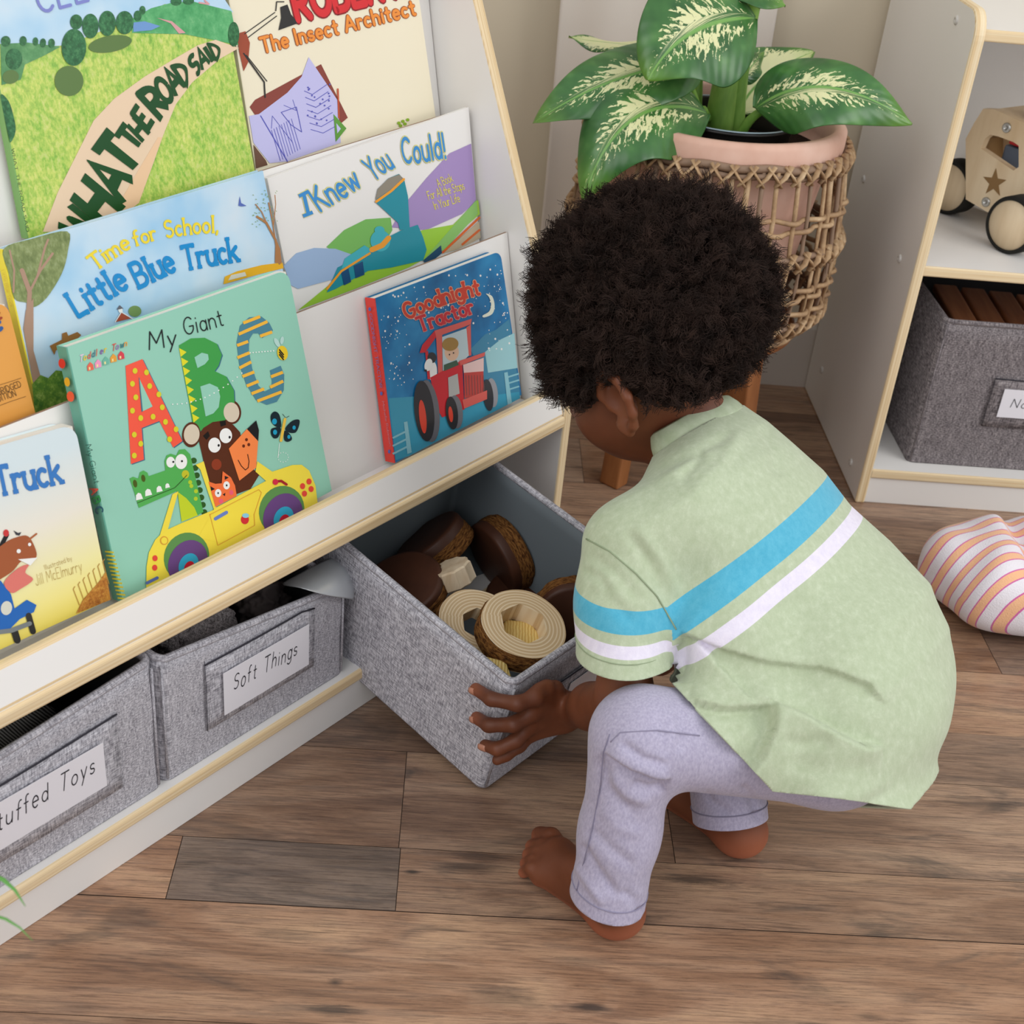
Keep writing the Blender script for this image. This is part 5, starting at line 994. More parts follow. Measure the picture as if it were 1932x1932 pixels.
# ================================================================ STRIPED CUSHION
STR = mat('striped_towelling', 'ece4ea', .95, .1); t = NT(STR); sp = t.n('ShaderNodeSeparateXYZ'); t.l(t.uv(), sp.inputs[0])
f = t.math('FRACT', sp.outputs[1]); t.col(t.ramp(f, [(0, 'd66aa8'), (.055, 'f4bd92'), (.42, 'd66aa8'), (.48, 'ece6ec')], 'CONSTANT')); t.bump(t.noise(t.obj(), 600, 2), .5, .0015); STR.node_tree.nodes['Principled BSDF'].inputs['Sheen Weight'].default_value = .3
def cushion():
    nu, nv = 96, 40; V = []; uv = []; F = []; c = atz(1952, 1088, .055); c = np.array(c); ex_ = nrm(atz(1960, 1095, .055) - atz(1760, 1105, .055)); ey_ = np.cross(ZZ, ex_)
    for j in range(nv + 1):
        b_ = -math.pi / 2 + math.pi * j / nv
        for i in range(nu):
            a_ = 2 * math.pi * i / nu; cx_, sx_ = math.cos(a_), math.sin(a_)
            ce = abs(cx_) ** .85 * (1 if cx_ > 0 else -1); se = abs(sx_) ** .85 * (1 if sx_ > 0 else -1); cb = abs(math.cos(b_)) ** .7; sb = math.sin(b_)
            x, y = .158 * ce * cb, .098 * se * cb; z = .060 * (abs(sb) ** .8) * (1 if sb > 0 else -1)
            g1 = math.exp(-((x + .028 - y * .18) / .012) ** 2); k2 = 1 + .05 * math.sin(3 * a_ + 1) + .025 * math.sin(7 * a_)
            g2 = math.exp(-((y - .02 - .25 * x) / .010) ** 2) * (x > -.02); zz_ = z * (1 - .45 * g1 * (z > 0) - .22 * g2 * (z > 0)) + (.004 * math.sin(40 * x + 25 * y) + .003 * math.sin(70 * x - 40 * y)) * (z > 0)
            p = c + ex_ * x * k2 + ey_ * y * k2 + ZZ * (zz_ - .0 + .0); V.append(p)
            vv = (y + (.0 if x < -.028 else 0) + (.65 * (x + .028) if x > -.028 else .25 * (x + .028) ** 2 * 10)) / .0275 + z * 9; uv.append((x, vv))
    for j in range(nv):
        for i in range(nu): F.append((j * nu + i, j * nu + (i + 1) % nu, (j + 1) * nu + (i + 1) % nu, (j + 1) * nu + i))
    V = np.array(V); V[:, 2] -= V[:, 2].min() - .001
    V -= (c - np.array([0, 0, c[2]])) * 0
    o = mesh_np('cushion', V, F, [STR], None, True, uv=uv); tag(o, 'crumpled white cushion with orange and pink stripes on the floor at the right', 'cushion'); o.modifiers.new('sub', 'SUBSURF').render_levels = 1
cushion()
# ================================================================ THE BOY
def grid_surface(fn, lo, hi, h):
    """naive surface nets over a numpy distance field"""
    lo = np.array(lo, float); n = np.ceil((np.array(hi) - lo) / h).astype(int) + 1
    ax = [lo[i] + h * np.arange(n[i]) for i in range(3)]
    G = np.stack(np.meshgrid(*ax, indexing='ij'), -1).astype(np.float32); D = fn(G).astype(np.float32); S = D < 0
    nx, ny, nz = n; cnt = np.zeros((nx - 1, ny - 1, nz - 1), np.int32); acc = np.zeros((nx - 1, ny - 1, nz - 1, 3), np.float32)
    for axis in range(3):
        sl0 = [slice(None)] * 3; sl1 = [slice(None)] * 3; sl0[axis] = slice(0, -1); sl1[axis] = slice(1, None)
        a, b = D[tuple(sl0)], D[tuple(sl1)]; cr = (a < 0) != (b < 0); I = np.argwhere(cr)
        t_ = a[cr] / (a[cr] - b[cr]); P = I.astype(np.float32).copy(); P[:, axis] += t_
        o1, o2 = [x for x in range(3) if x != axis]
        for d1 in (0, -1):
            for d2 in (0, -1):
                J = I.copy(); J[:, o1] += d1; J[:, o2] += d2
                ok = (J >= 0).all(1) & (J[:, 0] < nx - 1) & (J[:, 1] < ny - 1) & (J[:, 2] < nz - 1)
                np.add.at(cnt, tuple(J[ok].T), 1); np.add.at(acc, tuple(J[ok].T), P[ok])
    act = cnt > 0; idx = -np.ones(cnt.shape, np.int64); idx[act] = np.arange(act.sum())
    V = acc[act] / cnt[act][:, None] * h + lo; F = []
    for axis in range(3):
        sl0 = [slice(None)] * 3; sl1 = [slice(None)] * 3; sl0[axis] = slice(0, -1); sl1[axis] = slice(1, None)
        a = S[tuple(sl0)]; b = S[tuple(sl1)]; I = np.argwhere(a != b); o1, o2 = (axis + 1) % 3, (axis + 2) % 3
        lim = (I[:, o1] > 0) & (I[:, o2] > 0) & (I[:, o1] < cnt.shape[o1]) & (I[:, o2] < cnt.shape[o2]); I = I[lim]
        q = []
        for d1, d2 in ((-1, -1), (0, -1), (0, 0), (-1, 0)):
            J = I.copy(); J[:, o1] += d1; J[:, o2] += d2; q.append(idx[tuple(J.T)])
        q = np.stack(q, 1); ins = a[tuple(I.T)]; q[~ins] = q[~ins][:, ::-1]; F.append(q[(q >= 0).all(1)])
    return V, np.concatenate(F)
def smooth_np(V, F, it=2, lam=.5):
    E = np.concatenate([F[:, [0, 1]], F[:, [1, 2]], F[:, [2, 3]], F[:, [3, 0]]]); n = len(V)
    for _ in range(it):
        s = np.zeros_like(V); c = np.zeros(n)
        for k_ in range(3): s[:, k_] = np.bincount(E[:, 0], V[E[:, 1], k_], n) + np.bincount(E[:, 1], V[E[:, 0], k_], n)
        c = np.bincount(E[:, 0], minlength=n) + np.bincount(E[:, 1], minlength=n); V = V + lam * (s / np.maximum(c, 1)[:, None] - V)
    return V
def smin(a, b, k):
    h = np.clip(.5 + .5 * (b - a) / k, 0, 1); return b * (1 - h) + a * h - k * h * (1 - h)
def vnormals(V, F_):
    N_ = np.zeros_like(V)
    for f in ((0, 1, 2), (0, 2, 3)):
        n_ = np.cross(V[F_[:, f[1]]] - V[F_[:, f[0]]], V[F_[:, f[2]]] - V[F_[:, f[0]]])
        for q in range(4): np.add.at(N_, F_[:, q], n_)
    return N_ / np.maximum(np.linalg.norm(N_, axis=1), 1e-9)[:, None]
def sculpt(V, F_, strokes):
    """cloth folds: each stroke is a line on the cloth (as seen in the photograph) with a height profile across it, in millimetres"""
    N_ = vnormals(V, F_); vc = (V - CAM) @ R; px = vc[:, :2] / vc[:, 2:] * FPX + CX; tocam = CAM - V; tocam /= np.linalg.norm(tocam, axis=1)[:, None]; face = np.clip((N_ * tocam).sum(1) * 2.5, 0, 1)
    H_ = np.zeros(len(V))
    for kind, pts, a1, w1, a2, w2 in strokes:
        P = np.array(pts, float); best = np.full(len(V), 1e9); sg = np.zeros(len(V)); tt = np.zeros(len(V)); m = len(P) - 1
        for i in range(m):
            ab = P[i + 1] - P[i]; t_ = np.clip(((px - P[i]) @ ab) / (ab @ ab), 0, 1); d = px - P[i] - t_[:, None] * ab; L = np.hypot(d[:, 0], d[:, 1]); k_ = L < best
            best[k_] = L[k_]; sg[k_] = np.sign(ab[0] * d[k_, 1] - ab[1] * d[k_, 0]); tt[k_] = (i + t_[k_]) / m      # +1 = to the right of the stroke's direction (below when drawn left to right)
        fade = np.clip(np.minimum(tt, 1 - tt) * 6, 0, 1) ** .7
        if kind == 'g': h = a1 * np.exp(-(best / w1) ** 2)
        else: h = np.where(sg > 0, a1 * np.exp(-(best / w1) ** 1.3), a2 * np.exp(-(best / w2) ** 1.3)); h *= 1 - np.exp(-(best / 4.) ** 2) * .5
        H_ += h * fade
    return V + N_ * (H_ * face * .001)[:, None]
class Field:
    def __init__(s): s.p = []
    def cap(s, a, b, ra, rb, k=.01, op='+'): s.p.append(('cap', np.array(a, float), np.array(b, float), ra, rb, k, op)); return s
    def ell(s, c, r, M=None, k=.01, op='+'): s.p.append(('ell', np.array(c, float), np.array(r, float), np.eye(3) if M is None else np.array(M), 0, k, op)); return s
    def fun(s, f, k=.01, op='+'): s.p.append(('fun', f, 0, 0, 0, k, op)); return s
    def prim(s, p, P):
        if p[0] == 'cap':
            a, b = p[1].astype(np.float32), p[2].astype(np.float32); ab = b - a; t_ = np.clip(((P - a) @ ab) / (ab @ ab), 0, 1); return np.linalg.norm(P - a - t_[..., None] * ab, axis=-1) - (p[3] + (p[4] - p[3]) * t_)
        if p[0] == 'ell':
            q = (P - p[1].astype(np.float32)) @ p[3].T.astype(np.float32); r = p[2]; k0 = np.linalg.norm(q / r, axis=-1); k1 = np.linalg.norm(q / r ** 2, axis=-1); return k0 * (k0 - 1) / np.maximum(k1, 1e-6)
        return p[1](P)
    def bbox(s, p):
        if p[0] == 'cap': r = max(p[3], p[4]) + .03; return np.minimum(p[1], p[2]) - r, np.maximum(p[1], p[2]) + r
        if p[0] == 'ell': r = max(p[2]) + .03; return p[1] - r, p[1] + r
        return None
    def __call__(s, G):
        D = np.full(G.shape[:-1], .2, np.float32); grid = G.ndim == 4
        for p in s.p:
            bb = s.bbox(p); sl = (slice(None),) * (G.ndim - 1)
            if grid and bb is not None:
                sl = []
                for i in range(3):
                    axv = G[(slice(None) if i == 0 else 0), (slice(None) if i == 1 else 0), (slice(None) if i == 2 else 0), i]
                    i0, i1 = np.searchsorted(axv, bb[0][i]), np.searchsorted(axv, bb[1][i]); sl.append(slice(i0, i1))
                sl = tuple(sl)
                if any(x.start >= x.stop for x in sl): continue
            d = s.prim(p, G[sl]); k_ = p[5]
            if p[6] == '+': D[sl] = smin(D[sl], d, k_)
            else: D[sl] = -smin(-D[sl], d, k_)
        return D
    def hit(s, px, py, t0=.8, t1=1.9, near=False):
        d = ray(px, py); t_ = t0; bv, bt = 9, t0
        while t_ < t1:
            P = (CAM + d * t_)[None].astype(np.float32); v = float(s(P)[0])
            if v < bv: bv, bt = v, t_
            if v < .0004: return CAM + d * t_
            t_ += max(v * .6, .0006)
        return CAM + d * bt if near else None
K = atz
NB = K(1330, 830, .40); LSH = K(1182, 1032, .35); RSH = NB + (NB - LSH) * np.array([.72, .72, 0]) + ZZ * -.085
A_ = nrm(np.array([.16, -.15, -.18])); LT = np.array([-.54, -.84, 0]); LT = nrm(LT - A_ * (LT @ A_)); BN = nrm(np.cross(LT, A_)); BN = BN if BN[2] > 0 else -BN
HC = K(1212, 668, .470); HL = nrm([-.54, -.84, 0]); Fh = np.array([-.84, .54, 0]); ph_ = math.radians(33)
HF = Fh * math.cos(ph_) - ZZ * math.sin(ph_); HU = np.cross(HF, -HL); HU = HU if HU[2] > 0 else -HU; HM = np.array([HL, HF, HU])
def H(l, f, u): return HC + HL * l + HF * f + HU * u
# ---------------- skin
PEL = np.array([.412, .980, .225]); LHIP = K(1570, 1404, .195); RHIP = np.array([.436, 1.035, .222]); LKN = K(1202, 1390, .225); RKN = np.array([.275, 1.085, .235])
def foot_frame(heel, toe): f_ = nrm([toe[0] - heel[0], toe[1] - heel[1], 0]); return f_, np.array([-f_[1], f_[0], 0])
LHE = K(1166, 1722, .024); LTO = K(992, 1592, .01); RHE = K(1400, 1572, .024); RTO = K(1235, 1462, .01)
LAN = K(1150, 1690, .058); RAN = RHE + np.array([-.008, .008, .045])
LEL = K(1178, 1318, .225); LWR = LC(.074, -.030, .103)
REL = np.array([.30, 1.13, .235]); RWR = LC(.205, -.055, .13)
skin = Field()
skin.cap(PEL, NB - BN * .02 + A_ * .03, .055, .050, .03).cap(NB + A_ * .06 - LT * .07 - BN * .02, NB + A_ * .06 + LT * .07 - BN * .02, .032, .032, .03).cap(NB + A_ * .01, H(0, -.02, -.05), .034, .036, .02)
skin.cap(LHIP, RHIP, .055, .055, .02).cap(LHIP, LKN, .050, .033, .02).cap(LKN, LAN, .033, .021, .015).cap(RHIP, RKN, .050, .033, .02).cap(RKN, RAN, .033, .021, .015)
for sh, el, wr in ((LSH, LEL, LWR), (RSH, REL, RWR)):
    skin.cap(sh, el, .029, .024, .02).cap(el, el * .45 + wr * .55, .0245, .022, .015).cap(el * .45 + wr * .55, wr, .022, .0165, .012)
def foot(he, to, ank, side):
    f_, l_ = foot_frame(he, to); l_ = l_ * side; L_ = .115   # l_ points to the little-toe side
    skin.ell(he, (.024, .023, .024), None, .012).cap(he + ZZ * .004, ank, .022, .020, .015)
    b_ = he * [1, 1, 0] + f_ * .092 + ZZ * .017; skin.cap(he + f_ * .01 - ZZ * .004, b_ - l_ * .012, .019, .0165, .014).cap(he + f_ * .01 - ZZ * .005, b_ + l_ * .016 - f_ * .008, .018, .014, .014).cap(ank + f_ * .008, b_ - l_ * .004 + ZZ * .004, .020, .014, .016)
    for q, (lo_, ln, r_) in enumerate(((-.022, .033, .0098), (-.0055, .032, .0072), (.006, .029, .0068), (.017, .025, .0064), (.027, .020, .0062))):
        a0 = b_ + l_ * lo_ * .92 + f_ * (.004 - .006 * q * .5); a0[2] = .0135; m0_ = a0 + f_ * ln * .55 + ZZ * .0055; t0_ = a0 + f_ * ln; t0_[2] = r_ * .95
        skin.cap(a0, m0_, r_ * 1.02, r_, .005).cap(m0_, t0_, r_, r_ * .98, .003)
foot(LHE, LTO, LAN, 1); foot(RHE, RTO, RAN, -1)
# left hand on the near corner of the bin
def LCc(x, y, z): return LC(x, y, z)
palm = [(.016, .158), (.018, .135), (.022, .112), (.030, .092)]
for x, z in palm: skin.cap(LCc(x, -.019, z), LCc(.064, -.029, .108 + (z - .125) * .35), .0098, .0125, .012)
def finger(pts, r0, r1, k_=.004):
    for i in range(len(pts) - 1):
        ra = r0 + (r1 - r0) * i / (len(pts) - 1); rb = r0 + (r1 - r0) * (i + 1) / (len(pts) - 1); skin.cap(pts[i], pts[i + 1], ra, rb, k_)
finger([LCc(.014, -.020, .158), LCc(-.004, -.013, .155), LCc(-.0135, .012, .146), LCc(-.0085, .036, .136)], .0085, .0066)
finger([LCc(.016, -.020, .132), LCc(-.003, -.015, .125), LCc(-.0140, .006, .112), LCc(-.0085, .026, .101)], .0086, .0068)
finger([LCc(.022, -.019, .108), LCc(.006, -.018, .096), LCc(-.010, -.009, .086), LCc(-.0105, .006, .078)], .0083, .0065)
finger([LCc(.032, -.018, .090), LCc(.018, -.017, .078), LCc(.004, -.013, .070), LCc(-.004, -.009, .064)], .0075, .0060)
finger([LCc(.062, -.028, .125), LCc(.046, -.021, .150), LCc(.034, -.018, .158), LCc(.024, -.016, .161)], .0095, .0068)
# right hand on the far side of the bin's front
for x, z in ((.222, .150), (.219, .130), (.216, .110), (.212, .094)): skin.cap(LC(x, -.014, z), LC(.200, -.050, .122 + (z - .12) * .3), .0092, .012, .012)
for q, z in enumerate((.152, .130, .110, .093)): finger([LC(.222 - q * .003, -.014, z), LC(.245, -.012, z - .002), LC(.2595, .008, z - .006), LC(.2575, .028, z - .010)], .0082, .0064)
finger([LC(.198, -.040, .140), LC(.205, -.022, .160), LC(.215, -.006, .170)], .0092, .0068)
# head
skin.ell(H(0, -.005, .01), (.071, .083, .078), HM, .02).ell(H(0, .030, -.035), (.056, .050, .055), HM, .03).ell(H(0, .035, -.070), (.034, .034, .024), HM, .03)
for s_ in (1, -1): skin.ell(H(.036 * s_, .040, -.040), (.026, .028, .030), HM, .02)
skin.cap(H(0, .083, -.012), H(0, .094, -.034), .006, .010, .010).ell(H(.009, .090, -.037), (.007, .007, .006), HM, .006).ell(H(-.009, .090, -.037), (.007, .007, .006), HM, .006)
skin.cap(H(-.016, .080, -.058), H(.016, .080, -.058), .0055, .0055, .006).cap(H(-.013, .077, -.067), H(.013, .077, -.067), .0055, .0055, .006)
for s_ in (1, -1): skin.ell(H(.029 * s_, .082, -.006), (.014, .010, .010), HM, .006, '-')
# ears: helix rim, lobe and a hollow concha
def ear(s_):
    c = lambda f, u, o: H((.072 + o) * s_, -.006 + f, -.024 + u)
    skin.ell(c(-.004, 0, .004), (.006, .014, .022), HM, .006)
    rim = [c(.010, -.004, .003), c(.013, .011, .007), c(.006, .026, .012), c(-.006, .031, .016), c(-.018, .023, .020), c(-.022, .006, .022), c(-.019, -.010, .019), c(-.010, -.023, .012), c(.000, -.029, .007), c(.006, -.020, .003)]
    for i in range(len(rim) - 1): skin.cap(rim[i], rim[i + 1], .0047, .0047, .004)
    skin.ell(c(-.001, .002, .012), (.008, .010, .014), HM, .004, '-'); skin.ell(c(.004, -.022, .006), (.005, .008, .008), HM, .004)
ear(1); ear(-1)
V, F_ = grid_surface(skin, (-.02, .84, -.004), (.54, 1.36, .60), .0025); V = smooth_np(V, F_, 2, .45); V[:, 2] = np.maximum(V[:, 2], .0003)
SK = mat('boy_skin', '6b3c26', .5, .35, sss=.12); t = NT(SK); at = t.attr('pale').outputs['Fac']; nz = t.noise(t.obj(), 14, 3); fn_ = t.noise(t.obj(), 300, 3)
t.col(t.mix(at, t.ramp(nz, [(.3, '5e3320'), (.7, '7c472d')]), 'bb6e50')); t.bump(fn_, .12, .0006)
boy = empty('person', (.27, 1.0, 0), 'barefoot toddler in green striped shirt squatting at the open bin, reaching in', 'person')
body = mesh_np('body', V, F_, [SK], boy, True)
pale = np.zeros(len(V))
for he, to in ((LHE, LTO), (RHE, RTO)):
    near = np.linalg.norm(V[:, :2] - (he[:2] * .45 + to[:2] * .55), axis=1) < .13
    hd = np.linalg.norm(V - (he * [1, 1, 0] + ZZ * .012), axis=1); pale = np.maximum(pale, near * np.clip(1 - V[:, 2] / .016, 0, 1)); pale = np.maximum(pale, .75 * np.clip(1 - (hd - .020) / .022, 0, 1))
for tp in ((-.0085, .036, .136), (-.0085, .026, .101)): pale = np.maximum(pale, .35 * np.clip(1 - np.linalg.norm(V - LCc(*tp), axis=1) / .022, 0, 1))
a_ = body.data.attributes.new('pale', 'FLOAT', 'POINT'); a_.data.foreach_set('value', pale.astype(np.float32))
EYE = mat('eye_white', 'e8e2da', .15, .5); IRI = mat('iris_brown', '2a1710', .1, .6)
for s_ in (1, -1):
    b = MB(); c = H(.029 * s_, .070, -.006); b.lathe(c - HF * .0105, [(.0105 * math.sin(q / 12 * math.pi) + .00001, .0105 - .0105 * math.cos(q / 12 * math.pi)) for q in range(13)], HF, 24); e_ = b.build('eye', [EYE], boy)
    b = MB(); b.lathe(c + HF * .0092, [(.0047, 0), (.003, .0012), (.0001, .0017)], HF, 20); b.build('iris', [IRI], e_)
# nails
NAIL = mat('nail', 'b98068', .3, .5)
def nail(c, n_, d_, w_=.0042, l_=.005):
    c = np.array(c); n_ = nrm(n_); d_ = nrm(d_ - n_ * (d_ @ n_)); s_ = np.cross(n_, d_); b = MB(); vs = []; 
    for i in range(5):
        for j in range(5):
            u_ = (i - 2) / 2; v_ = (j - 2) / 2; vs.append(c + s_ * u_ * w_ * (1 - .15 * v_ * v_) + d_ * v_ * l_ - n_ * (.0016 * u_ * u_))
    b.add(vs, [[i * 5 + j, (i + 1) * 5 + j, (i + 1) * 5 + j + 1, i * 5 + j + 1] for i in range(4) for j in range(4)], 0, None, True); b.build('nail', [NAIL], boy, solid=.0008)
for p, q in (((-.0135, .012, .146), (-.0085, .036, .136)), ((-.014, .006, .112), (-.0085, .026, .101)), ((-.010, -.009, .086), (-.0105, .006, .078))):
    P, Q = LCc(*p), LCc(*q); nail(Q - (Q - P) * .05 - ey2 * .0066, -ey2, Q - P)
for he, to, sd in ((LHE, LTO, 1), (RHE, RTO, -1)):
    f_, l_ = foot_frame(he, to); l_ = l_ * sd; b_ = he * [1, 1, 0] + f_ * .092
    for q, (lo_, ln, r_) in enumerate(((-.022, .033, .0098), (-.0055, .032, .0072), (.006, .029, .0068), (.017, .025, .0064), (.027, .020, .0062))):
        a0 = b_ + l_ * lo_ * .92 + f_ * (.004 - .003 * q + ln * .98); a0[2] = r_ * 1.9; nail(a0, ZZ * .9 + f_ * .35, f_ - ZZ * .3, r_ * .55, r_ * .5)
# ---------------- trousers
pants = Field()
LCUF = K(1146, 1694, .055); RCUF = K(1378, 1545, .052); d1 = nrm(LCUF - LKN); d2 = nrm(RCUF - RKN)
pants.ell(PEL, (.062, .092, .068), np.array([A_, LT, BN]), .03).cap(LHIP, RHIP, .052, .052, .03).cap(LHIP + ZZ * -.002, LKN + np.array([.01, .0, 0]), .056, .043, .025).cap(LKN, LKN + d1 * .10, .042, .034, .02).cap(LKN + d1 * .10, LCUF + d1 * .03, .034, .037, .02)
pants.cap(RHIP, RKN, .059, .045, .025).cap(RKN, RKN + d2 * .1, .045, .038, .02).cap(RKN + d2 * .1, RCUF + d2 * .03, .038, .038, .02)
def carve(fld, pxs, r, k_=.006, op='-', off=0.):
    pts = [fld.hit(x, y) for x, y in pxs]; pts = [p for p in pts if p is not None]; return [(p, q, r, k_, op, off) for p, q in zip(pts[:-1], pts[1:])]
def apply(fld, lst):
    for p, q, r, k_, op, off in lst:
        d_ = nrm(CAM - p) * off; fld.cap(p + d_, q + d_, r, r, k_, op)
V, F_ = grid_surface(pants, (.08, .82, .0), (.56, 1.2, .36), .0022); V = smooth_np(V, F_, 2, .4)
V = sculpt(V, F_, [('s', [(1140, 1418), (1185, 1448), (1235, 1468), (1266, 1470)], -6, 22, 5, 30), ('g', [(1170, 1400), (1215, 1432), (1262, 1444)], -3.5, 9, 0, 0), ('g', [(1128, 1425), (1150, 1490), (1200, 1540)], -3, 12, 0, 0), ('g', [(1150, 1460), (1180, 1500), (1230, 1515)], 3, 12, 0, 0), ('g', [(1190, 1480), (1225, 1492), (1258, 1488)], -4, 8, 0, 0),
    ('g', [(1093, 1590), (1125, 1640), (1168, 1695)], -4, 9, 0, 0), ('g', [(1083, 1625), (1110, 1665), (1140, 1708)], 3, 9, 0, 0), ('g', [(1110, 1560), (1150, 1600), (1200, 1640)], -2.5, 12, 0, 0), ('g', [(1170, 1680), (1200, 1700), (1215, 1730)], -2.5, 9, 0, 0), ('g', [(1130, 1520), (1165, 1560), (1215, 1575)], 2, 14, 0, 0),
    ('g', [(1280, 1330), (1288, 1380), (1282, 1420)], -2, 9, 0, 0), ('g', [(1240, 1340), (1255, 1390), (1250, 1430)], -1.5, 9, 0, 0), ('g', [(1330, 1490), (1345, 1515), (1380, 1535)], -2.5, 8, 0, 0), ('g', [(1400, 1480), (1420, 1510), (1430, 1550)], -2.5, 8, 0, 0)])
# cut the cuffs open
def bis(V, F_, cuts):
    me = bpy.data.meshes.new('tmp'); me.from_pydata(V.tolist(), [], F_.tolist()); bm = bmesh.new(); bm.from_mesh(me); bpy.data.meshes.remove(me)
    for c, n_, rad in cuts:
        ex = rad == .16; S0_, S1_ = Vector(LSH), Vector(sd_) if ex else None
        sl_ = rad == .0751
        def arm(q):
            if sl_: return (q - Vector(LSH) - Vector(sd_) * (q - Vector(LSH)).dot(Vector(sd_))).length > .052
            return ex and (q - S0_ - S1_ * (q - S0_).dot(S1_)).length < .050 and (q - S0_).dot(S1_) < .125
        cv_ = Vector(c); fs = [f for f in bm.faces if (f.calc_center_median() - cv_).length < rad and not arm(f.calc_center_median())]; gs = set(fs)
        for f in fs: gs.update(f.edges); gs.update(f.verts)
        bmesh.ops.bisect_plane(bm, geom=list(gs), dist=1e-5, plane_co=cv_, plane_no=Vector(n_), clear_outer=False)
        bm.faces.ensure_lookup_table(); dl = [f for f in bm.faces if (f.calc_center_median() - cv_).dot(Vector(n_)) > 1e-6 and (f.calc_center_median() - cv_).length < rad and not arm(f.calc_center_median())]
        bmesh.ops.delete(bm, geom=dl, context='FACES')
    # keep the largest piece only
    bm.verts.ensure_lookup_table(); seen = set(); best = []
    for v in bm.verts:
        if v.index in seen: continue
        st_ = [v]; comp = []; seen.add(v.index)
        while st_:
            x = st_.pop(); comp.append(x)
            for e in x.link_edges:
                y = e.other_vert(x)
                if y.index not in seen: seen.add(y.index); st_.append(y)
        if len(comp) > len(best): best = comp
    bs = set(best); bmesh.ops.delete(bm, geom=[v for v in bm.verts if v not in bs], context='VERTS'); bm.verts.index_update()
    V2 = np.array([v.co[:] for v in bm.verts]); F2 = [[v.index for v in f.verts] for f in bm.faces]; bm.free(); return V2, F2
cn1 = nrm(d1 + .12 * nrm([-.7, .7, 0])); V, F_ = bis(V, F_, [(LCUF, cn1, .075), (RCUF, d2, .075)])
TW = mat('lavender_twill', 'a9a3b8', .9, .15); t = NT(TW); t.col(t.ramp(t.noise(t.obj(), 500, 2, .6, (1, 1, .4)), [(.3, 'a29cb4'), (.7, 'b9b3c8')])); t.bump(t.noise(t.obj(), 900, 2), .25, .0006); TW.node_tree.nodes['Principled BSDF'].inputs['Sheen Weight'].default_value = .2
tr = mesh_np('trousers', V, F_, [TW], boy, True); md = tr.modifiers.new('s', 'SOLIDIFY'); md.thickness = .0018; md.offset = -1
STITCH = mat('trouser_seam', '8f8aa0', .9, .1)
def seamline(lst, name, r=.0007, m=STITCH, parent=None):
    pts = [lst[0][0]] + [q for _, q, *_ in lst]; b = MB(); out = []
    for i in range(len(pts) - 1):
        for q in range(5): out.append(pts[i] + (pts[i + 1] - pts[i]) * q / 5)
    b.tube(out + [pts[-1]], r, 6); return b.build(name, [m], parent or tr)
def hemring(c, n_, fld, off, r, name, m, parent, n=64, rmax=.08, cc=None):
    n_ = nrm(n_); u_ = nrm(np.cross(n_, (0.3, .2, 1))); v_ = np.cross(n_, u_); pts = []; c = c - n_ * off
    for q in range(n):
        a = 2 * math.pi * q / n; d_ = u_ * math.cos(a) + v_ * math.sin(a); rr_ = np.linspace(.004, rmax, 160); P = (c[None] + rr_[:, None] * d_[None]).astype(np.float32); f = fld(P); k_ = np.argmax(f > 0); pts.append(c + d_ * rr_[k_])
    b = MB(); b.tube(pts + pts[:2], r, 6, 0, False); return b.build(name, [m], parent)
hemring(LCUF, cn1, pants, .0145, .0007, 'cuff_stitch', STITCH, tr); hemring(RCUF, d2, pants, .0145, .0007, 'cuff_stitch', STITCH, tr)
# ---------------- shirt
cpx = [((1318, 812), .408, .062, .040, 0), ((1320, 868), .392, .098, .052, .004), ((1334, 928), .370, .118, .064, .008), ((1380, 993), .338, .126, .074, .009), ((1430, 1060), .306, .127, .082, .004), ((1510, 1125), .278, .128, .096, -.010), ((1572, 1215), .252, .130, .106, -.011), ((1605, 1302), .222, .134, .100, -.010), ((1600, 1378), .198, .130, .086, -.008), ((1598, 1445), .175, .122, .076, -.006), ((1600, 1495), .160, .114, .068, -.006)]
CC = np.array([K(*c[0], c[1]) + BN * c[4] for c in cpx]); C0 = CC[0]; TAU = (CC - C0) @ A_; o_ = np.argsort(TAU); TAU = TAU[o_]; CL = ((CC - C0) @ LT)[o_]; CB = ((CC - C0) @ BN)[o_]; WW = np.array([c[2] for c in cpx])[o_]; DD = np.array([c[3] for c in cpx])[o_]
def torso(P):
    q = P - C0.astype(np.float32); ta = q @ A_.astype(np.float32); l = q @ LT.astype(np.float32); b = q @ BN.astype(np.float32)
    sh = ta.shape; tf = ta.ravel(); w_ = np.interp(tf, TAU, WW).reshape(sh); d_ = np.interp(tf, TAU, DD).reshape(sh); cl = np.interp(tf, TAU, CL).reshape(sh); cb = np.interp(tf, TAU, CB).reshape(sh)
    x = (l - cl) / w_; y = (b - cb) / d_; d = ((np.abs(x) ** 2.3 + np.abs(y) ** 2.3) ** (1 / 2.3) - 1) * np.minimum(w_, d_)
    return np.maximum(np.maximum(d, -(ta + .004)), ta - TAU[-1] - .03)
SLE = K(1172, 1236, .270); sd_ = nrm(SLE - LSH); cutn = nrm(sd_ + np.array([.03, .42, -.22])); SRE = RSH + nrm(REL - RSH) * .10
shirt = Field(); shirt.fun(torso, .02); shirt.cap(LSH + LT * -.004, LSH + sd_ * .05, .043, .041, .035).cap(LSH + sd_ * .05, SLE + sd_ * .02, .041, .0415, .02)
shirt.ell(PEL - BN * .008 + LT * .004, (.082, .106, .080), np.array([A_, LT, BN]), .02).cap(LHIP, LHIP * .30 + LKN * .70, .069, .060, .02).cap(K(1378, 1190, .300), K(1425, 1325, .240), .042, .050, .03).cap(K(1330, 1205, .300), K(1362, 1318, .252), .024, .024, .02).cap(RHIP, RHIP * .6 + RKN * .4, .070, .062, .02)
shirt.cap(RSH, SRE + (SRE - RSH) * .2, .045, .040, .035)
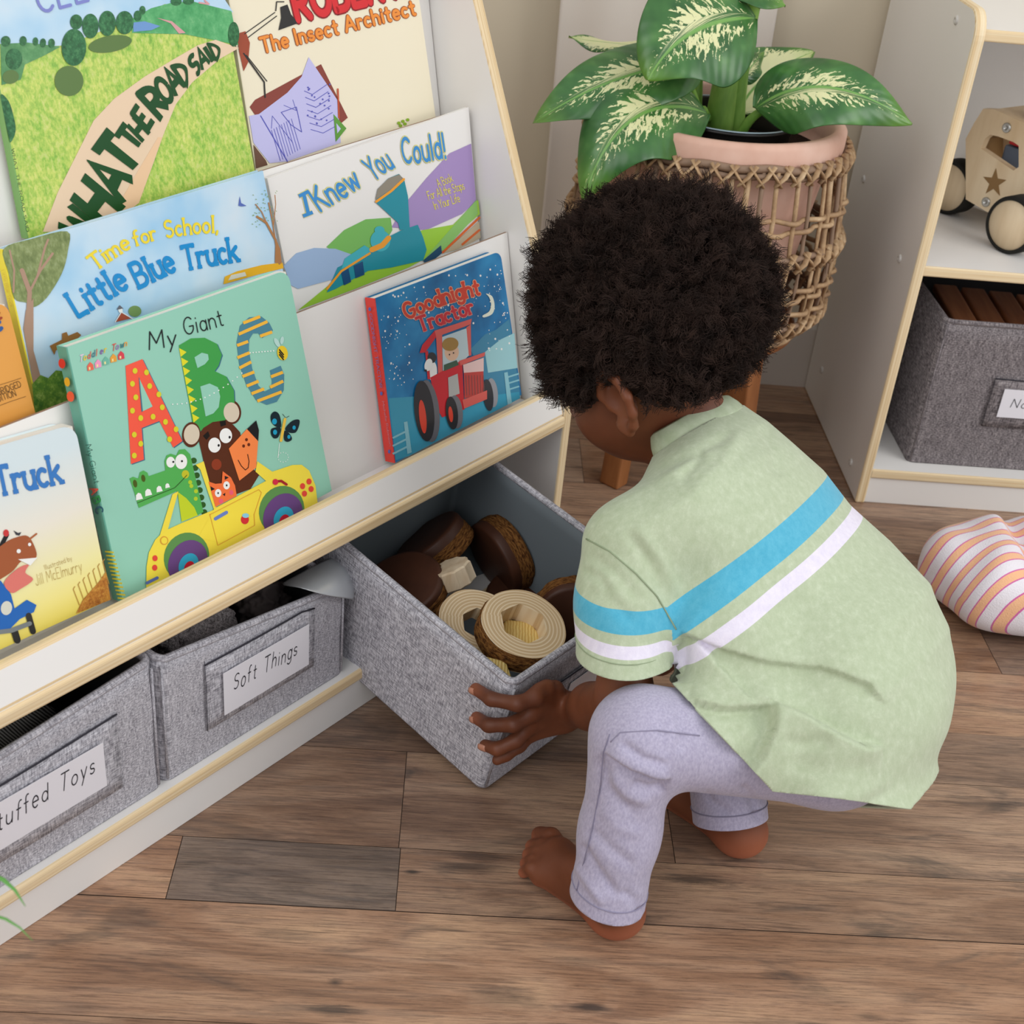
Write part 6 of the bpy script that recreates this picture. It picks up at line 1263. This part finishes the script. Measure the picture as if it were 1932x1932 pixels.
base_shirt = Field(); base_shirt.p = list(shirt.p)
V, F_ = grid_surface(shirt, (.02, .80, .06), (.62, 1.42, .50), .0022); V = smooth_np(V, F_, 3, .5)
V = sculpt(V, F_, [
    ('s', [(1452, 1322), (1520, 1348), (1580, 1382), (1625, 1405), (1665, 1405)], 9, 55, -7, 38),
    ('s', [(1462, 1318), (1455, 1380), (1435, 1430), (1400, 1470)], -9, 45, 7, 60),
    ('s', [(1275, 1196), (1360, 1226), (1450, 1250), (1560, 1262), (1640, 1292), (1670, 1330)], -5.5, 55, 3.5, 45),
    ('s', [(1290, 1200), (1335, 1232), (1385, 1285), (1425, 1330)], 3, 40, -6, 50),
    ('s', [(1300, 1322), (1370, 1338), (1460, 1330)], -8, 28, 5, 32),
    ('g', [(1385, 1360), (1405, 1400), (1400, 1450)], -3, 12, 0, 0), ('g', [(1470, 1395), (1520, 1402), (1570, 1398)], -2.5, 14, 0, 0), ('g', [(1480, 1430), (1560, 1455), (1660, 1440)], -2, 20, 0, 0), ('g', [(1520, 1500), (1600, 1505), (1690, 1470)], 2, 16, 0, 0),
    ('g', [(1225, 895), (1300, 858), (1385, 820)], -2.5, 10, 0, 0), ('g', [(1280, 905), (1310, 875), (1330, 850)], -3, 11, 0, 0), ('g', [(1300, 930), (1360, 880), (1400, 810)], 2.5, 14, 0, 0), ('g', [(1440, 800), (1462, 850), (1470, 900)], -2.5, 14, 0, 0), ('g', [(1200, 905), (1280, 905), (1360, 915)], -1.5, 14, 0, 0),
    ('g', [(1110, 1045), (1160, 1080), (1210, 1135)], -2.5, 12, 0, 0), ('g', [(1180, 1000), (1225, 1060), (1262, 1140)], -2.5, 10, 0, 0), ('g', [(1200, 990), (1250, 1060), (1285, 1130)], 2, 12, 0, 0), ('g', [(1100, 1110), (1150, 1130), (1200, 1180)], -2, 14, 0, 0), ('g', [(1095, 1072), (1130, 1090), (1150, 1120)], -2.5, 10, 0, 0),
    ('s', [(1284, 1192), (1270, 1225), (1262, 1285)], 4, 22, -13, 40),
    ('g', [(1310, 1190), (1400, 1170), (1520, 1130)], -1.5, 14, 0, 0), ('g', [(1400, 1300), (1500, 1330), (1560, 1340)], 2, 22, 0, 0)])
hn = nrm(A_ + .22 * BN - .10 * LT); HEM = K(1640, 1500, .15)
# collar, sleeve and hem openings
h1, h2, h3 = shirt.hit(1318, 1342, near=True), shirt.hit(1458, 1494, near=True), shirt.hit(1700, 1524, near=True)
def perp(n_, a): a = nrm(a); return nrm(n_ - a * (n_ @ a))
hm1 = perp(A_, h3 - h2); hm2 = nrm(np.cross(h2 - h1, h1 - CAM)); hm2 = hm2 if hm2 @ (LKN - LHIP) > 0 else -hm2
V2, F2 = bis(V, F_, [(SLE, cutn, .0751), (SRE, nrm(SRE - RSH), .07), (C0 + A_ * .001, -A_, .085), (h2, hm1, .4), (h1 * .5 + h2 * .5, hm2, .16)])
# stripe coordinate per vertex: torso = distance below the blue stripe's centre; sleeve = distance above its hem
q = V2 - C0; ta = q @ A_; am = base_shirt.hit(1425, 1055, near=True); TB = (am - C0) @ A_; st = ta - TB - .003
a1 = base_shirt.hit(1570, 936, near=True); a2 = base_shirt.hit(1285, 1168, near=True); dl = ((a1 - a2) @ A_) / ((a1 - a2) @ LT - 1e-9); st = st - dl * ((V2 - am) @ LT)
su = -((V2 - SLE) @ cutn); d_arm = np.linalg.norm(np.cross(V2 - LSH, sd_), axis=1)
s1_, s2_ = base_shirt.hit(1105, 1018, near=True), base_shirt.hit(1276, 1188, near=True); smn = nrm(np.cross(s2_ - s1_, BN)); smn = smn if smn @ LT > 0 else -smn
seamd = (V2 - s1_) @ smn; sleeve = (seamd > 0) & (d_arm < .052) & (su < .17)
stripe = np.where(sleeve, -(su - .046) * 1.35, st)
so = mesh_np('shirt', V2, F2, [], boy, True)
a_ = so.data.attributes.new('stripe', 'FLOAT', 'POINT'); a_.data.foreach_set('value', stripe.astype(np.float32))
SH = mat('green_jersey', 'b9c4a4', .95, .1); t = NT(SH); at = t.attr('stripe').outputs['Fac']; co = t.obj()
slub = t.noise(co, 150, 5, .75, (1, 1, .5)); fine = t.noise(co, 700, 2); base_c = t.ramp(slub, [(.35, 'aeba9b'), (.55, 'b7c2a5'), (.7, 'c2ccb1')])
blue = t.ramp(slub, [(.35, '4fa9c6'), (.7, '62b6d0')]); white = t.ramp(slub, [(.35, 'dcd5e6'), (.7, 'e9e3ef')])
def band(lo_, hi_): return t.math('MULTIPLY', t.math('GREATER_THAN', at, lo_), t.math('LESS_THAN', at, hi_))
c = t.mix(band(-.0135, .0135), base_c, blue); c = t.mix(band(.026, .0405), c, white); t.col(c); t.bump(t.math('ADD', t.math('MULTIPLY', slub, .5), fine), .25, .0008); SH.node_tree.nodes['Principled BSDF'].inputs['Sheen Weight'].default_value = .25
so.data.materials.append(SH); md = so.modifiers.new('s', 'SOLIDIFY'); md.thickness = .0022; md.offset = -1
# ribbed collar ring
COLM = mat('green_rib', 'bfc9ab', .95, .1); t = NT(COLM); t.col(t.ramp(t.noise(t.obj(), 60, 4, .7), [(.35, 'aebb9b'), (.7, 'c4ceb4')])); wv = t.n('ShaderNodeTexWave'); wv.inputs['Scale'].default_value = 160; t.l(t.uv(), wv.inputs[0]); t.bump(wv.outputs[1], .4, .0006)
b = MB(); prof = [(.0005, .010), (.0035, .004), (.0030, -.006), (.0005, -.015), (-.0025, -.017), (-.0035, -.012), (-.0025, .0), (-.001, .008)]; n = 72; vs = []; uv_ = []
for q in range(n):
    a = 2 * math.pi * q / n; d_ = nrm(LT * .060 * math.cos(a) + BN * .040 * math.sin(a)); base_ = C0 + LT * .0605 * math.cos(a) + BN * .0385 * math.sin(a)
    for dr_, da_ in prof: vs.append(base_ + d_ * (dr_ + da_ * .25) + A_ * (da_ + .001 * math.sin(3 * a))); uv_.append((q / n, da_))
m_ = len(prof); b.add(vs, [[q * m_ + r_, q * m_ + (r_ + 1) % m_, ((q + 1) % n) * m_ + (r_ + 1) % m_, ((q + 1) % n) * m_ + r_] for q in range(n) for r_ in range(m_)], 0, uv_, True); b.build('collar', [COLM], so)
shf = Field(); shf.p = list(shirt.p)
def surfline(fld, pxs, r, name, m, parent, off=.0002):
    out = []
    for (x0, y0), (x1, y1) in zip(pxs[:-1], pxs[1:]):
        for q in range(6): h_ = fld.hit(x0 + (x1 - x0) * q / 6, y0 + (y1 - y0) * q / 6); out.append(h_) if h_ is not None else None
    h_ = fld.hit(*pxs[-1]); out += [h_] if h_ is not None else []
    out = [p + nrm(CAM - p) * off for p in out]; b = MB(); b.tube(out, r, 6); return b.build(name, [m], parent)
SSE = mat('shirt_seam', '93a083', .95, .05)
surfline(shirt, [(1097, 1012), (1150, 1040), (1200, 1082), (1240, 1125), (1276, 1188)], .0007, 'sleeve_seam', SSE, so)
surfline(pants, [(1150, 1385), (1138, 1420), (1133, 1480), (1122, 1540), (1108, 1600), (1095, 1650), (1088, 1680)], .0006, 'side_seam', STITCH, tr); surfline(pants, [(1152, 1400), (1170, 1382), (1240, 1378), (1320, 1388)], .0006, 'pocket_seam', STITCH, tr)
hemring(SLE, cutn, shirt, .0125, .0005, 'sleeve_stitch', SSE, so)
# ---------------- hair
HCN = K(1230, 566, .506); HR = np.array([.106, .112, .100])
HAIRM = mat('dark_hair', '2a1f1b', .85, .15); t = NT(HAIRM); t.col(t.ramp(t.noise(t.obj(), 45, 3), [(.3, '1e1613'), (.7, '3a2b25')]))
HLF = lambda f: np.interp(f, [-.08, -.05, -.03, 0.0, .03, .06, .09, .13], [-.052, -.046, -.032, -.020, -.020, -.010, .000, .006])
def below_line(P):
    q = (P - HC.astype(np.float32)) @ HM.T.astype(np.float32); return q[..., 2] - HLF(q[..., 1].ravel()).reshape(q.shape[:-1]) - .0
def hair_ok(p): return below_line(p) > .002
core = Field(); core.ell(HCN, HR * .84, HM, .01).ell(H(0, -.008, .008), (.081, .091, .085), HM, .02)
g_ = np.random.default_rng(4); M_ = 420; dirs = g_.normal(size=(M_ * 3, 3)); dirs /= np.linalg.norm(dirs, axis=1)[:, None]; dirs = dirs[hair_ok(HCN + (dirs * HR * .85) @ HM)][:M_]
for dv in dirs: core.ell(HCN + (dv * HR * g_.uniform(.80, .90)) @ HM, np.full(3, g_.uniform(.009, .015)), None, .006)
core.fun(below_line, .008, '-')
earc = [(H(.088 * q_, -.003, -.040), (.036, .023, .033)) for q_ in (1, -1)]
for c_e, r_e in earc: core.ell(c_e, r_e, HM, .006, '-')
V, F_ = grid_surface(core, HCN - .16, HCN + .16, .0028); V = smooth_np(V, F_, 1, .4)
ho = mesh_np('hair', V, F_, [HAIRM], boy, True)
# curls
NCL = 6500; NST = 13; pts_n = 15
me_ = ho.data; nv_ = len(me_.vertices); VN = np.zeros(nv_ * 3); me_.vertices.foreach_get('normal', VN); VN = VN.reshape(-1, 3); ok = below_line(V.astype(np.float32)) > .003; pick = g_.permutation(np.where(ok)[0])[:NCL]; pos = []
for vi in pick:
    base = V[vi] - VN[vi] * .003; out = nrm(VN[vi] * .45 + nrm(V[vi] - HCN) * .75)
    ln = g_.uniform(.012, .024); tlt = g_.normal(size=3) * .22; ax_ = nrm(out + tlt - ZZ * .10)
    s1 = nrm(np.cross(ax_, g_.normal(size=3))); s2 = np.cross(ax_, s1); ph0 = g_.uniform(0, 6.28); fr = g_.uniform(1.8, 3.4) * (1 if g_.random() < .5 else -1); cr_ = g_.uniform(.0018, .0036); bend = g_.normal(size=3) * .006
    tt = np.linspace(0, 1, pts_n); cen = base[None] + ax_[None] * (tt * ln)[:, None] + bend[None] * (tt ** 2)[:, None] + (s1[None] * np.cos(fr * 2 * np.pi * tt + ph0)[:, None] + s2[None] * np.sin(fr * 2 * np.pi * tt + ph0)[:, None]) * (cr_ * (.3 + .7 * tt))[:, None]
    if any((np.linalg.norm(((cen - c_e) @ HM.T) / (np.array(r_e) + .008), axis=1) < 1).any() for c_e, r_e in earc): continue
    if (below_line(cen.astype(np.float32)) < -.004).any(): continue
    for s_ in range(NST):
        o3 = g_.normal(size=3) * .0013; p3 = g_.normal(size=3) * .0022; pos.append(cen + o3[None] + p3[None] * (tt ** 1.5)[:, None] + g_.normal(size=(pts_n, 3)) * .00035)
pos = np.array(pos, np.float32)
# drop strands that would leave the hair's outline around the face, ears and nape
tipd = core(pos[:, -1][None, None])[0, 0] if False else None
off_ = absloc(ho); hc = bpy.data.hair_curves.new('curls'); hc.add_curves([pts_n] * len(pos)); hc.position_data.foreach_set('vector', (pos - off_).ravel().astype(np.float32))
rad = np.tile(np.linspace(.00042, .00016, pts_n).astype(np.float32), len(pos)); hc.attributes.new('radius', 'FLOAT', 'POINT') if 'radius' not in hc.attributes else None; hc.attributes['radius'].data.foreach_set('value', rad)
hco = bpy.data.objects.new('curls', hc); C.objects.link(hco); hco.parent = ho; hc.materials.append(HAIRM); hco['kind'] = 'stuff'
